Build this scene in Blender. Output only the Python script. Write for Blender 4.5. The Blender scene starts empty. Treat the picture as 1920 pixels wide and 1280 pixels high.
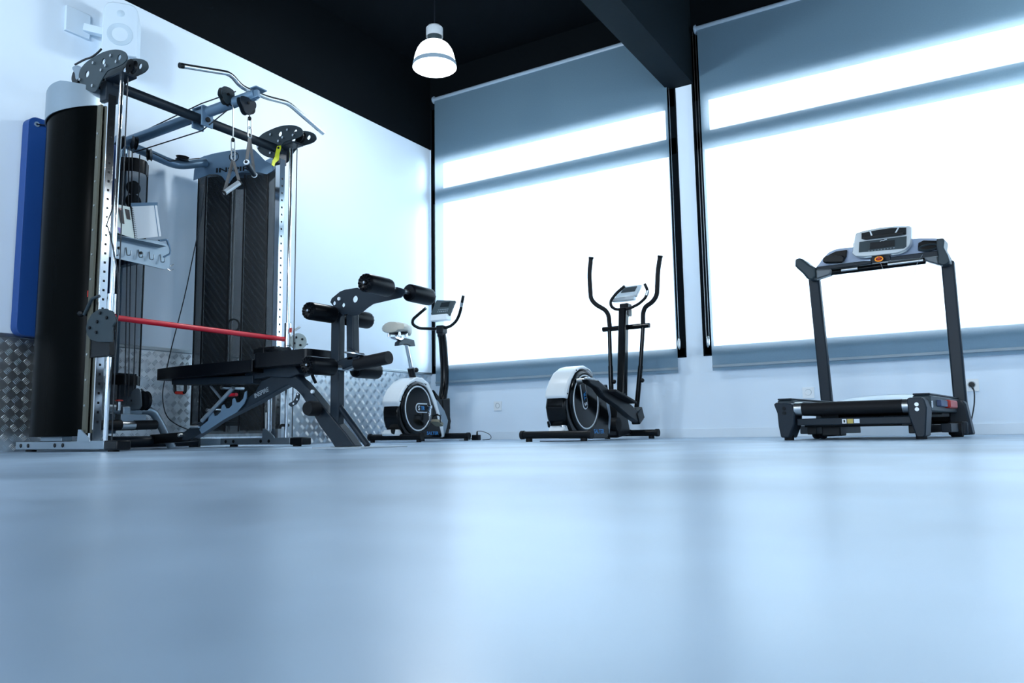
import bpy, bmesh, math, random
from mathutils import Vector, Matrix
from mathutils.geometry import tessellate_polygon
random.seed(7)
SC = bpy.context.scene
COL = SC.collection
PI = math.pi

# ------------------------------------------------------------------ camera
FPX = 1454.309                       # focal length in pixels of the 1920 wide frame
YAW, PITCH, ROLL = 0.547914, 0.117030, -0.015939
CAM = Vector((4.9128, -6.4249, 0.066))
cF = Vector((-math.sin(YAW)*math.cos(PITCH), math.cos(YAW)*math.cos(PITCH), math.sin(PITCH)))
r0 = Vector((math.cos(YAW), math.sin(YAW), 0)); u0 = r0.cross(cF)
cR = math.cos(ROLL)*r0 + math.sin(ROLL)*u0
cU = -math.sin(ROLL)*r0 + math.cos(ROLL)*u0
cd = bpy.data.cameras.new('camera'); cam = bpy.data.objects.new('camera', cd); COL.objects.link(cam)
cd.sensor_width = 36.0; cd.lens = FPX*36.0/1920.0; cd.clip_start = 0.01; cd.clip_end = 200
m = Matrix((cR, cU, -cF)).transposed().to_4x4(); m.translation = CAM
cam.matrix_world = m
cd.dof.use_dof = True; cd.dof.focus_distance = 4.9; cd.dof.aperture_fstop = 4.0
SC.camera = cam

# ------------------------------------------------------------------ world, colour, daylight
w = bpy.data.worlds.new('world'); SC.world = w; w.use_nodes = True
nt = w.node_tree; nt.nodes.clear()
o_ = nt.nodes.new('ShaderNodeOutputWorld'); b_ = nt.nodes.new('ShaderNodeBackground')
tc = nt.nodes.new('ShaderNodeTexCoord'); sp = nt.nodes.new('ShaderNodeSeparateXYZ'); cr = nt.nodes.new('ShaderNodeValToRGB')
cr.color_ramp.elements[0].position = 0.0; cr.color_ramp.elements[0].color = (0.62, 0.74, 0.86, 1)
cr.color_ramp.elements[1].position = 0.6; cr.color_ramp.elements[1].color = (0.74, 0.87, 1.0, 1)
nt.links.new(tc.outputs['Generated'], sp.inputs[0]); nt.links.new(sp.outputs['Z'], cr.inputs[0])
nt.links.new(cr.outputs[0], b_.inputs['Color']); b_.inputs['Strength'].default_value = 14.0
nt.links.new(b_.outputs[0], o_.inputs['Surface'])
SC.view_settings.view_transform = 'Standard'; SC.view_settings.look = 'None'
SC.view_settings.exposure = 0.35; SC.view_settings.gamma = 1.0
SC.view_settings.use_curve_mapping = False
LAMP_W = 60.0                        # watts of every pendant lamp

def portal(name, loc, rot, sx, sy):
    L = bpy.data.lights.new(name, 'AREA'); L.shape = 'RECTANGLE'; L.size = sx; L.size_y = sy
    L.cycles.is_portal = True
    o = bpy.data.objects.new(name, L); COL.objects.link(o); o.location = loc; o.rotation_euler = rot
portal('daylight_portal', (1.38, 0.30, 2.0), (-PI/2, 0, 0), 2.9, 2.9)
portal('daylight_portal', (4.95, 0.30, 2.0), (-PI/2, 0, 0), 4.2, 2.9)
portal('daylight_portal', (4.6, -11.9, 1.65), (PI/2, 0, 0), 5.2, 1.3)

# ------------------------------------------------------------------ pixel rays of the calibrated camera
def ray(px, py): return (px-960)/FPX*cR - (py-640)/FPX*cU + cF
def hit(px, py, p0, n):
    d = ray(px, py); n = Vector(n); return CAM + d*((Vector(p0)-CAM).dot(n)/d.dot(n))
AX = (Vector((1,0,0)), Vector((0,1,0)), Vector((0,0,1)))
def P(px, py, ax, v):                # point of the ray on the world plane axis=v
    return hit(px, py, AX[ax]*v, AX[ax])
class Frame:
    def __init__(s, x, y, deg): s.M = Matrix.Translation((x, y, 0)) @ Matrix.Rotation(math.radians(deg), 4, 'Z'); s.I = s.M.inverted(); s.rz = math.radians(deg); s.loc = (x, y, 0)
    def h(s, px, py, ax, v):         # local point of the ray on the local plane axis=v
        n = (s.M.to_3x3() @ AX[ax]); p0 = s.M @ (AX[ax]*v)
        return s.I @ hit(px, py, p0, n)
def Z(ox, oy, sc, pts): return [(ox+x/sc, oy+y/sc) for x, y in pts]

# ------------------------------------------------------------------ materials
def mat(name, col, rough=0.5, metal=0.0, var=0.06, scale=18, bump=0.0, coat=0.0, spec=0.5, trans=0.0, emit=None):
    m = bpy.data.materials.new(name); m.use_nodes = True; nt = m.node_tree; b = nt.nodes['Principled BSDF']
    b.inputs['Roughness'].default_value = rough; b.inputs['Metallic'].default_value = metal
    b.inputs['Coat Weight'].default_value = coat; b.inputs['Specular IOR Level'].default_value = spec
    tc = nt.nodes.new('ShaderNodeTexCoord'); nz = nt.nodes.new('ShaderNodeTexNoise'); nz.inputs['Scale'].default_value = scale
    nz.inputs['Detail'].default_value = 4
    nt.links.new(tc.outputs['Object'], nz.inputs['Vector'])
    mx = nt.nodes.new('ShaderNodeMix'); mx.data_type = 'RGBA'
    mx.inputs[6].default_value = (*[c*(1-var) for c in col], 1); mx.inputs[7].default_value = (*[min(1, c*(1+var)) for c in col], 1)
    nt.links.new(nz.outputs['Fac'], mx.inputs[0]); nt.links.new(mx.outputs[2], b.inputs['Base Color'])
    if bump:
        bp = nt.nodes.new('ShaderNodeBump'); bp.inputs['Strength'].default_value = bump; bp.inputs['Distance'].default_value = 0.002
        nt.links.new(nz.outputs['Fac'], bp.inputs['Height']); nt.links.new(bp.outputs[0], b.inputs['Normal'])
    if emit: b.inputs['Emission Color'].default_value = (*emit[0], 1); b.inputs['Emission Strength'].default_value = emit[1]
    if trans:
        out = nt.nodes['Material Output']; t = nt.nodes.new('ShaderNodeBsdfTransparent'); ms = nt.nodes.new('ShaderNodeMixShader')
        ms.inputs[0].default_value = trans; nt.links.new(b.outputs[0], ms.inputs[1]); nt.links.new(t.outputs[0], ms.inputs[2])
        nt.links.new(ms.outputs[0], out.inputs['Surface'])
    return m
WHITE = mat('white_wall_paint', (0.72, 0.83, 0.93), 0.55, var=0.02, scale=3, bump=0.03)
BLACKP = mat('black_ceiling_paint', (0.0022, 0.0040, 0.0058), 0.8, var=0.1, scale=4, spec=0.08)
BEAMP = mat('charcoal_beam_paint', (0.0060, 0.0120, 0.0165), 0.8, var=0.1, scale=4, spec=0.1)
SKIRT = mat('painted_baseboard', (0.70, 0.80, 0.88), 0.45, var=0.02)
ALU = mat('tread_plate_aluminium', (0.74, 0.79, 0.83), 0.38, 1.0, var=0.08, scale=2.5)
ALUT = mat('brushed_aluminium_trim', (0.42, 0.47, 0.5), 0.4, 1.0)
CHROME = mat('chrome', (0.78, 0.80, 0.82), 0.10, 1.0, var=0.03)
STEEL = mat('zinc_steel', (0.50, 0.53, 0.55), 0.28, 1.0)
SILVER = mat('silver_powder_coat', (0.27, 0.34, 0.40), 0.35, 0.6, var=0.04)
BLUEG = mat('blue_grey_powder_coat', (0.15, 0.25, 0.36), 0.32, 0.35, var=0.05)
CHAR = mat('charcoal_powder_coat', (0.011, 0.019, 0.029), 0.40, 0.0, var=0.08, spec=0.25)
GREYP = mat('grey_plate_paint', (0.026, 0.042, 0.052), 0.42, 0.2, var=0.06, spec=0.35)
BLACK = mat('black_plastic', (0.0035, 0.005, 0.007), 0.35, var=0.1, spec=0.22)
GLOSSK = mat('gloss_black_plastic', (0.002, 0.003, 0.004), 0.16, var=0.1, spec=0.22)
RUBBER = mat('black_rubber', (0.005, 0.006, 0.008), 0.6, var=0.15, scale=60, bump=0.1, spec=0.25)
VINYL = mat('black_vinyl_upholstery', (0.002, 0.003, 0.005), 0.30, var=0.1, scale=120, bump=0.08, spec=0.14)
CABLE = mat('black_coated_cable', (0.006, 0.010, 0.016), 0.4)
RED = mat('red_bar_coating', (0.62, 0.012, 0.03), 0.35, var=0.05)
YELL = mat('yellow_tag_plastic', (0.80, 0.82, 0.02), 0.4)
BLUEM = mat('blue_mat_vinyl', (0.005, 0.055, 0.24), 0.55, var=0.12, scale=2.0, bump=0.05)
WPLAS = mat('white_plastic', (0.75, 0.80, 0.83), 0.28, var=0.02)
SPLAS2G = mat('grey_grip_plastic', (0.10, 0.12, 0.135), 0.35, 0.2)
SPLAS = mat('silver_plastic', (0.46, 0.51, 0.54), 0.3, 0.3, var=0.03)
CREAM = mat('cream_saddle_vinyl', (0.52, 0.50, 0.43), 0.38, var=0.05)
OLIVE = mat('olive_side_strip', (0.10, 0.10, 0.075), 0.45, 0.3)
PAPER = mat('white_paper', (0.85, 0.88, 0.90), 0.7, var=0.01)
PRINT = mat('printed_page', (0.72, 0.78, 0.72), 0.7, var=0.03)
INK = mat('dark_print', (0.03, 0.02, 0.02), 0.7)
PINKP = mat('skin_tone_print', (0.55, 0.30, 0.25), 0.7)
VIOLET = mat('violet_print', (0.30, 0.25, 0.55), 0.7)
BLUEL = mat('blue_lettering', (0.02, 0.22, 0.55), 0.4)
LIGHTL = mat('light_lettering', (0.75, 0.82, 0.88), 0.4)
GREYL = mat('grey_lettering', (0.25, 0.30, 0.34), 0.5)
SCREEN = mat('dark_display_glass', (0.004, 0.008, 0.012), 0.25, spec=0.15)
PANELG = mat('slate_control_panel', (0.035, 0.055, 0.065), 0.5, spec=.3)
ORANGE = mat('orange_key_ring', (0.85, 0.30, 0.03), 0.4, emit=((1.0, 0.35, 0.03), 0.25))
REDP = mat('red_plastic', (0.50, 0.03, 0.02), 0.35)
NAVYP = mat('navy_plastic', (0.02, 0.05, 0.14), 0.4)
SATIN = mat('polished_bar_steel', (0.86, 0.88, 0.88), 0.24, 1.0, var=0.03)
SHROUD = mat('deep_black_shroud_plastic', (0.0012, 0.0018, 0.002), 0.22, spec=0.03)
HAZE = mat('smoked_perforated_sheet', (0.020, 0.030, 0.038), 0.5, trans=0.62, spec=0.2)
HAZE2 = mat('black_perforated_sheet', (0.004, 0.006, 0.008), 0.5, trans=0.50, spec=0.2)
TSHIRT = mat('lilac_grey_console', (0.30, 0.38, 0.52), 0.35, 0.1)
SPK = mat('white_speaker_cabinet', (0.66, 0.78, 0.88), 0.4, var=0.02)
SPKG = mat('pale_speaker_cone', (0.52, 0.65, 0.75), 0.6, var=0.03)
KHAKI = mat('khaki_pedal_plastic', (0.22, 0.21, 0.15), 0.5)

WEB = mat('grey_webbing', (0.10, 0.10, 0.10), .7)
# black mesh fabric: fine diamond holes
def mesh_mat():
    m = bpy.data.materials.new('black_diamond_mesh'); m.use_nodes = True; nt = m.node_tree; b = nt.nodes['Principled BSDF']; N = nt.nodes.new
    b.inputs['Base Color'].default_value = (.003,.0045,.006,1); b.inputs['Roughness'].default_value = .5
    tc = N('ShaderNodeTexCoord'); mp = N('ShaderNodeMapping'); mp.inputs['Rotation'].default_value = (0, 0, .0)
    w1 = N('ShaderNodeTexWave'); w1.wave_type = 'BANDS'; w1.bands_direction = 'DIAGONAL'; w1.inputs['Scale'].default_value = 11; w1.inputs['Distortion'].default_value = 2.5; w1.inputs['Detail'].default_value = 1
    nt.links.new(tc.outputs['Object'], w1.inputs['Vector'])
    r = N('ShaderNodeMapRange'); r.inputs[1].default_value = .55; r.inputs[2].default_value = 1; r.inputs[3].default_value = 0; r.inputs[4].default_value = .45
    nt.links.new(w1.outputs['Fac'], r.inputs[0]); t = N('ShaderNodeBsdfTransparent'); ms = N('ShaderNodeMixShader')
    nt.links.new(r.outputs[0], ms.inputs[0]); nt.links.new(b.outputs[0], ms.inputs[1]); nt.links.new(t.outputs[0], ms.inputs[2])
    nt.links.new(ms.outputs[0], nt.nodes['Material Output'].inputs['Surface']); return m
MESH = mesh_mat()
# smooth concrete floor with soft mottling
def floor_mat():
    m = bpy.data.materials.new('polished_concrete_floor'); m.use_nodes = True; nt = m.node_tree; b = nt.nodes['Principled BSDF']
    tc = nt.nodes.new('ShaderNodeTexCoord'); n1 = nt.nodes.new('ShaderNodeTexNoise'); n1.inputs['Scale'].default_value = 1.3; n1.inputs['Detail'].default_value = 6
    n2 = nt.nodes.new('ShaderNodeTexNoise'); n2.inputs['Scale'].default_value = 9; n2.inputs['Detail'].default_value = 5
    for n in (n1, n2): nt.links.new(tc.outputs['Object'], n.inputs['Vector'])
    r1 = nt.nodes.new('ShaderNodeValToRGB'); r1.color_ramp.elements[0].position = .35; r1.color_ramp.elements[1].position = .68
    r1.color_ramp.elements[0].color = (0.24, 0.35, 0.47, 1); r1.color_ramp.elements[1].color = (0.50, 0.67, 0.85, 1)
    nt.links.new(n1.outputs['Fac'], r1.inputs[0])
    mx = nt.nodes.new('ShaderNodeMix'); mx.data_type = 'RGBA'; mx.blend_type = 'MULTIPLY'; mx.inputs[0].default_value = .35
    r2 = nt.nodes.new('ShaderNodeValToRGB'); r2.color_ramp.elements[0].color = (.6, .6, .6, 1); r2.color_ramp.elements[0].position = .3; r2.color_ramp.elements[1].position = .7
    nt.links.new(n2.outputs['Fac'], r2.inputs[0]); nt.links.new(r1.outputs[0], mx.inputs[6]); nt.links.new(r2.outputs[0], mx.inputs[7])
    nt.links.new(mx.outputs[2], b.inputs['Base Color'])
    mr = nt.nodes.new('ShaderNodeMapRange'); mr.inputs[3].default_value = .27; mr.inputs[4].default_value = .36
    nt.links.new(n2.outputs['Fac'], mr.inputs[0]); nt.links.new(mr.outputs[0], b.inputs['Roughness'])
    b.inputs['Specular IOR Level'].default_value = .5
    return m
FLOOR = floor_mat()
# woven roller blind cloth: diffuse front, light passes through it, a little of it straight
def blind_mat():
    m = bpy.data.materials.new('grey_screen_fabric'); m.use_nodes = True; nt = m.node_tree; nt.nodes.remove(nt.nodes['Principled BSDF'])
    out = nt.nodes['Material Output']; N = nt.nodes.new
    d = N('ShaderNodeBsdfDiffuse'); t = N('ShaderNodeBsdfTranslucent'); g = N('ShaderNodeBsdfTransparent')
    tc = N('ShaderNodeTexCoord'); nz = N('ShaderNodeTexNoise'); nz.inputs['Scale'].default_value = 90
    mx = N('ShaderNodeMix'); mx.data_type = 'RGBA'; mx.inputs[6].default_value = (0.13, 0.22, 0.29, 1); mx.inputs[7].default_value = (0.165, 0.275, 0.36, 1)
    nt.links.new(tc.outputs['Object'], nz.inputs['Vector']); nt.links.new(nz.outputs['Fac'], mx.inputs[0]); nt.links.new(mx.outputs[2], d.inputs['Color'])
    t.inputs['Color'].default_value = (0.80, 0.88, 0.95, 1)
    a = N('ShaderNodeMixShader'); a.inputs[0].default_value = .22; nt.links.new(d.outputs[0], a.inputs[1]); nt.links.new(t.outputs[0], a.inputs[2])
    c = N('ShaderNodeMixShader'); c.inputs[0].default_value = .11; nt.links.new(a.outputs[0], c.inputs[1]); nt.links.new(g.outputs[0], c.inputs[2])
    nt.links.new(c.outputs[0], out.inputs['Surface']); return m
BLIND = blind_mat()
def glass_mat():
    m = bpy.data.materials.new('window_glass'); m.use_nodes = True; nt = m.node_tree; nt.nodes.remove(nt.nodes['Principled BSDF'])
    out = nt.nodes['Material Output']; N = nt.nodes.new
    g = N('ShaderNodeBsdfGlossy'); g.inputs['Roughness'].default_value = .02; t = N('ShaderNodeBsdfTransparent'); t.inputs['Color'].default_value = (.93, .96, .97, 1)
    f = N('ShaderNodeFresnel'); f.inputs['IOR'].default_value = 1.3; a = N('ShaderNodeMixShader')
    nt.links.new(f.outputs[0], a.inputs[0]); nt.links.new(t.outputs[0], a.inputs[1]); nt.links.new(g.outputs[0], a.inputs[2]); nt.links.new(a.outputs[0], out.inputs['Surface']); return m
GLASS = glass_mat()
def lampglass():
    m = mat('opal_lamp_glass', (0.85, 0.9, 0.93), 0.25, emit=((0.86, 0.95, 1.0), 3.2)); return m
OPAL = lampglass()
BANDG = mat('frosted_lamp_band', (0.28, 0.38, 0.46), 0.5, emit=((0.5, 0.65, 0.8), 0.10))

# ------------------------------------------------------------------ mesh builder
class MB:
    def __init__(s, M=None): s.v = []; s.f = []; s.mi = []; s.M = M
    def add(s, vs, fs, mi=0):
        k = len(s.v)
        for p in vs:
            p = Vector(p); s.v.append(s.M @ p if s.M else p)
        for f in fs: s.f.append([i+k for i in f]); s.mi.append(mi)
        return s
    def box(s, c, d, rx=0, ry=0, rz=0, mi=0, taper=None):
        R = (Matrix.Rotation(rz, 3, 'Z') @ Matrix.Rotation(ry, 3, 'Y') @ Matrix.Rotation(rx, 3, 'X'))
        vs = []
        for z in (-1, 1):
            for x, y in ((-1,-1), (1,-1), (1,1), (-1,1)):
                k = taper if (taper and z > 0) else 1
                vs.append(Vector(c) + R @ Vector((x*d[0]/2*k, y*d[1]/2*k, z*d[2]/2)))
        return s.add(vs, [[3,2,1,0],[4,5,6,7],[0,1,5,4],[1,2,6,5],[2,3,7,6],[3,0,4,7]], mi)
    def beam(s, a, b, wd, ht, up=(0,0,1), mi=0):      # rectangular bar from a to b
        a = Vector(a); b = Vector(b); t = (b-a).normalized(); u = Vector(up); n = t.cross(u).normalized(); u = n.cross(t)
        vs = [p + n*x*wd/2 + u*y*ht/2 for p in (a, b) for x, y in ((-1,-1),(1,-1),(1,1),(-1,1))]
        return s.add(vs, [[0,1,2,3],[7,6,5,4],[0,4,5,1],[1,5,6,2],[2,6,7,3],[3,7,4,0]], mi)
    def tube(s, pts, r, n=12, mi=0, caps=True, closed=False):
        pts = [Vector(p) for p in pts]; N = len(pts); rr = r if isinstance(r, (list, tuple)) else [r]*N
        T = []
        for i in range(N):
            if closed: t = pts[(i+1) % N]-pts[i-1]
            else: t = pts[min(i+1, N-1)]-pts[max(i-1, 0)]
            T.append(t.normalized())
        a = Vector((0,0,1)) if abs(T[0].z) < .9 else Vector((1,0,0))
        nrm = T[0].cross(a).normalized(); vs = []
        for i in range(N):
            if i:
                ax = T[i-1].cross(T[i])
                if ax.length > 1e-7: nrm = Matrix.Rotation(T[i-1].angle(T[i]), 3, ax) @ nrm
            bn = T[i].cross(nrm)
            for k in range(n):
                q = 2*PI*k/n; vs.append(pts[i] + (nrm*math.cos(q) + bn*math.sin(q))*rr[i])
        fs = []
        for i in range(N if closed else N-1):
            j = (i+1) % N
            for k in range(n): fs.append([i*n+k, i*n+(k+1) % n, j*n+(k+1) % n, j*n+k])
        if caps and not closed: fs.append(list(range(n))[::-1]); fs.append([(N-1)*n+k for k in range(n)])
        return s.add(vs, fs, mi)
    def cyl(s, a, b, r, n=20, mi=0, r2=None): return s.tube([a, b], [r, r2 if r2 is not None else r], n, mi)
    def lathe(s, prof, o=(0,0,0), ax=(0,0,1), n=32, mi=0, cap=False):
        ax = Vector(ax).normalized(); a = Vector((0,0,1)) if abs(ax.z) < .9 else Vector((1,0,0))
        U = ax.cross(a).normalized(); V = ax.cross(U); o = Vector(o); vs = []
        for r, h in prof:
            for k in range(n):
                q = 2*PI*k/n; vs.append(o + ax*h + (U*math.cos(q)+V*math.sin(q))*max(r, 1e-5))
        fs = [[i*n+k, i*n+(k+1) % n, (i+1)*n+(k+1) % n, (i+1)*n+k] for i in range(len(prof)-1) for k in range(n)]
        if cap: fs.append([(len(prof)-1)*n+k for k in range(n)]); fs.append(list(range(n))[::-1])
        return s.add(vs, fs, mi)
    def plate(s, pts, ext, holes=(), mi=0):           # planar outline (3D points) thickened by +-ext/2
        ext = Vector(ext); loops = [[Vector(p) for p in pts]] + [[Vector(p) for p in h] for h in holes]
        tri = tessellate_polygon(loops); flat = [p for l in loops for p in l]; n = len(flat)
        vs = [p - ext/2 for p in flat] + [p + ext/2 for p in flat]
        fs = [list(t) for t in tri] + [[i+n for i in t][::-1] for t in tri]; k = 0
        for l in loops:
            L = len(l)
            for i in range(L): fs.append([k+i, k+(i+1) % L, n+k+(i+1) % L, n+k+i])
            k += L
        return s.add(vs, fs, mi)
    def sheet(s, curve, z0, z1, th=0.006, mi=0):      # vertical sheet following a plan curve; z0/z1 numbers or lists
        N = len(curve); c = [Vector((p[0], p[1], 0)) for p in curve]
        Z0 = z0 if isinstance(z0, list) else [z0]*N; Z1 = z1 if isinstance(z1, list) else [z1]*N
        vs = []
        for i in range(N):
            t = (c[min(i+1, N-1)]-c[max(i-1, 0)]).normalized(); nn = Vector((t.y, -t.x, 0))*th/2
            for sg in (-1, 1):
                for zz in (Z0[i], Z1[i]): vs.append(c[i]+nn*sg+Vector((0,0,zz)))
        fs = []
        for i in range(N-1):
            a = i*4; b = a+4
            fs += [[a, b, b+1, a+1], [a+2, a+3, b+3, b+2], [a+1, b+1, b+3, a+3], [a, a+2, b+2, b]]
        fs += [[0,1,3,2], [(N-1)*4+k for k in (0,2,3,1)]]
        return s.add(vs, fs, mi)
    def rbox(s, c, d, r, seg=4, mi=0, R=None):        # box with rounded vertical edges, axis = local z of R
        vs = []; R = R or Matrix.Identity(3)
        pts = []
        for qx, qy, a0 in ((1,1,0), (-1,1,90), (-1,-1,180), (1,-1,270)):
            for k in range(seg+1):
                a = math.radians(a0+90*k/seg); pts.append((qx*(d[0]/2-r)+r*math.cos(a), qy*(d[1]/2-r)+r*math.sin(a)))
        P3 = [Vector(c) + R @ Vector((x, y, 0)) for x, y in pts]
        return s.plate(P3, R @ Vector((0, 0, d[2])), mi=mi)
    def ell(s, c, r, R=None, nu=20, nv=12, mi=0, e=1.0):
        R = R or Matrix.Identity(3); vs = []; f = lambda x: math.copysign(abs(x)**e, x)
        for j in range(nv+1):
            ph = -PI/2+PI*j/nv
            for i in range(nu):
                th = 2*PI*i/nu; vs.append(Vector(c)+R @ Vector((r[0]*f(math.cos(ph))*f(math.cos(th)), r[1]*f(math.cos(ph))*f(math.sin(th)), r[2]*f(math.sin(ph)))))
        fs = [[j*nu+i, j*nu+(i+1) % nu, (j+1)*nu+(i+1) % nu, (j+1)*nu+i] for j in range(nv) for i in range(nu)]
        return s.add(vs, fs, mi)

def bend(pts, r, seg=6, closed=False):                # round the corners of a polyline
    pts = [Vector(p) for p in pts]; out = []; N = len(pts)
    for i in range(N):
        if not closed and i in (0, N-1): out.append(pts[i]); continue
        a, b, c = pts[i-1], pts[i], pts[(i+1) % N]
        ra = min(r, (a-b).length*.48, (c-b).length*.48)
        p = b+(a-b).normalized()*ra; q = b+(c-b).normalized()*ra
        for k in range(seg+1):
            t = k/seg; out.append(p*(1-t)**2 + b*2*t*(1-t) + q*t*t)
    return out
def circ(c, r, U, V, n=16): return [Vector(c)+Vector(U)*r*math.cos(2*PI*k/n)+Vector(V)*r*math.sin(2*PI*k/n) for k in range(n)]
def smoothc(pts, n=6):                                # Catmull-Rom through 2D/3D points
    pts = [Vector(p) for p in pts]; out = []
    for i in range(len(pts)-1):
        p0 = pts[max(i-1, 0)]; p1 = pts[i]; p2 = pts[i+1]; p3 = pts[min(i+2, len(pts)-1)]
        for k in range(n):
            t = k/n; out.append(0.5*((2*p1)+(p2-p0)*t+(2*p0-5*p1+4*p2-p3)*t*t+(3*p1-p0-3*p2+p3)*t**3))
    out.append(pts[-1]); return out
def closedc(pts, n=4):
    N = len(pts); pts = [Vector(p) for p in pts]; out = []
    for i in range(N):
        p0, p1, p2, p3 = pts[i-1], pts[i], pts[(i+1) % N], pts[(i+2) % N]
        for k in range(n):
            t = k/n; out.append(0.5*((2*p1)+(p2-p0)*t+(2*p0-5*p1+4*p2-p3)*t*t+(3*p1-p0-3*p2+p3)*t**3))
    return out

def thing(name, label, cat, loc=(0,0,0), rz=0, group=None):
    o = bpy.data.objects.new(name, None); COL.objects.link(o); o.empty_display_size = .1
    o.location = loc; o.rotation_euler = (0, 0, rz); o['label'] = label; o['category'] = cat
    if group: o['group'] = group
    o['_m'] = 0; del o['_m']
    return o
def wm(o):
    m = Matrix.Translation(o.location) @ o.rotation_euler.to_matrix().to_4x4()
    return wm(o.parent) @ m if o.parent else m
def part(name, mb, mats, parent=None, bev=0.0, label=None, flat=False, ang=38, kind=None, cat=None, group=None, loc=None):
    mats = mats if isinstance(mats, (list, tuple)) else [mats]
    me = bpy.data.meshes.new(name)
    if parent is not None: I = wm(parent).inverted()
    elif loc is not None: I = Matrix.Translation(loc).inverted()
    else: I = Matrix.Identity(4)
    me.from_pydata([tuple(I @ v) for v in mb.v], [], mb.f)
    for x in mats: me.materials.append(x)
    me.polygons.foreach_set('material_index', mb.mi); me.update()
    bm = bmesh.new(); bm.from_mesh(me); bmesh.ops.recalc_face_normals(bm, faces=bm.faces); bm.to_mesh(me); bm.free()
    if not flat:
        me.polygons.foreach_set('use_smooth', [True]*len(me.polygons)); me.set_sharp_from_angle(angle=math.radians(ang))
    o = bpy.data.objects.new(name, me); COL.objects.link(o)
    if parent is not None: o.parent = parent
    elif loc is not None: o.location = loc
    if bev:
        b = o.modifiers.new('bevel', 'BEVEL'); b.width = bev; b.segments = 2; b.limit_method = 'ANGLE'; b.angle_limit = math.radians(40); b.harden_normals = False
    if label: o['label'] = label
    if kind: o['kind'] = kind
    if cat: o['category'] = cat
    if group: o['group'] = group
    return o
def struct(name, mb, mats, **k): return part(name, mb, mats, kind='structure', **k)
def textmb(mb, s, o, U, V, size, sx=1.0, ext=0.001, shear=0.0, mi=0):
    c = bpy.data.curves.new('t', 'FONT'); c.body = s; c.size = size; c.extrude = ext; c.shear = shear; c.offset = size*.018; c.resolution_u = 3
    ob = bpy.data.objects.new('t', c); me = ob.to_mesh(); U = Vector(U).normalized(); V = Vector(V).normalized(); N = U.cross(V)
    vs = [Vector(o)+U*(v.co.x*sx)+V*v.co.y+N*v.co.z for v in me.vertices]; fs = [list(p.vertices) for p in me.polygons]
    wd = max(v.co.x for v in me.vertices)*sx
    ob.to_mesh_clear(); bpy.data.objects.remove(ob); bpy.data.curves.remove(c)
    mb.add(vs, fs, mi); return wd

# ================================================================== THE ROOM
HB = 3.095                # height where the white paint ends
CE = 3.95                 # ceiling
SILL = 0.683; XR = 9.0; YB = -11.8
TOPW = 3.55
mb = MB(); mb.box((XR/2, YB/2, -.05), (XR+.6, -YB+.6, .1)); struct('floor', mb, FLOOR, flat=True)
mb = MB(); mb.box((XR/2, YB/2, CE+.05), (XR+.6, -YB+.6, .1)); struct('ceiling', mb, BLACKP, flat=True)
mb = MB(); mb.box((-.1, YB/2, HB/2), (.2, -YB, HB)); mb.box((-.1, YB/2, (HB+CE)/2), (.2, -YB, CE-HB), mi=1)
struct('wall_left', mb, [WHITE, BLACKP], flat=True)
# window wall, openings for three bays
W1 = (0.012, 2.742); W2 = (2.890, 6.55)
mb = MB(); T = .22
def wb(x0, x1, z0, z1, mi=0): mb.box(((x0+x1)/2, T/2, (z0+z1)/2), (x1-x0, T, z1-z0), mi=mi)
wb(-.2, XR, 0, SILL); wb(W1[1], W2[0], SILL, HB); wb(W2[1], XR, SILL, HB); wb(-.2, W1[0], SILL, HB)
wb(-.2, XR, TOPW, CE, 1); wb(W1[1], W2[0], HB, TOPW, 1); wb(W2[1], XR, HB, TOPW, 1); wb(-.2, W1[0], HB, TOPW, 1)
struct('wall_front', mb, [WHITE, BLACKP], flat=True)
# right and rear walls, the rear with an unseen opening added to let in daylight
mb = MB()
def rb(y0, y1, z0, z1, mi=0): mb.box((XR+.1, (y0+y1)/2, (z0+z1)/2), (.2, y1-y0, z1-z0), mi=mi)
rb(YB, 0, 0, HB); rb(YB, 0, HB, CE, 1)
struct('wall_right', mb, [WHITE, BLACKP], flat=True)
mb = MB()
def bb(x0, x1, z0, z1, mi=0): mb.box(((x0+x1)/2, YB-.1, (z0+z1)/2), (x1-x0, .2, z1-z0), mi=mi)
bb(-.2, XR+.2, 0, 1.0); bb(-.2, 2.0, 1.0, HB); bb(7.2, XR+.2, 1.0, HB); bb(2.0, 7.2, 2.3, HB); bb(-.2, XR+.2, HB, CE, 1)
struct('wall_back', mb, [WHITE, BLACKP], flat=True)
# beam under the ceiling
ba = P(1100, 5, 2, HB); bb_ = P(1172, 5, 2, HB)
mb = MB(); mb.box(((2.665+2.905)/2, YB/2, (HB+.003+CE)/2), (.24, -YB, CE-HB-.003)); struct('trim_1', mb, BEAMP, flat=True, label='charcoal ceiling beam running from the window wall')
# baseboard
mb = MB(); mb.box((XR/2, -.006, .0385), (XR, .012, .077)); struct('baseboard_front', mb, SKIRT, bev=.002)
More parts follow.
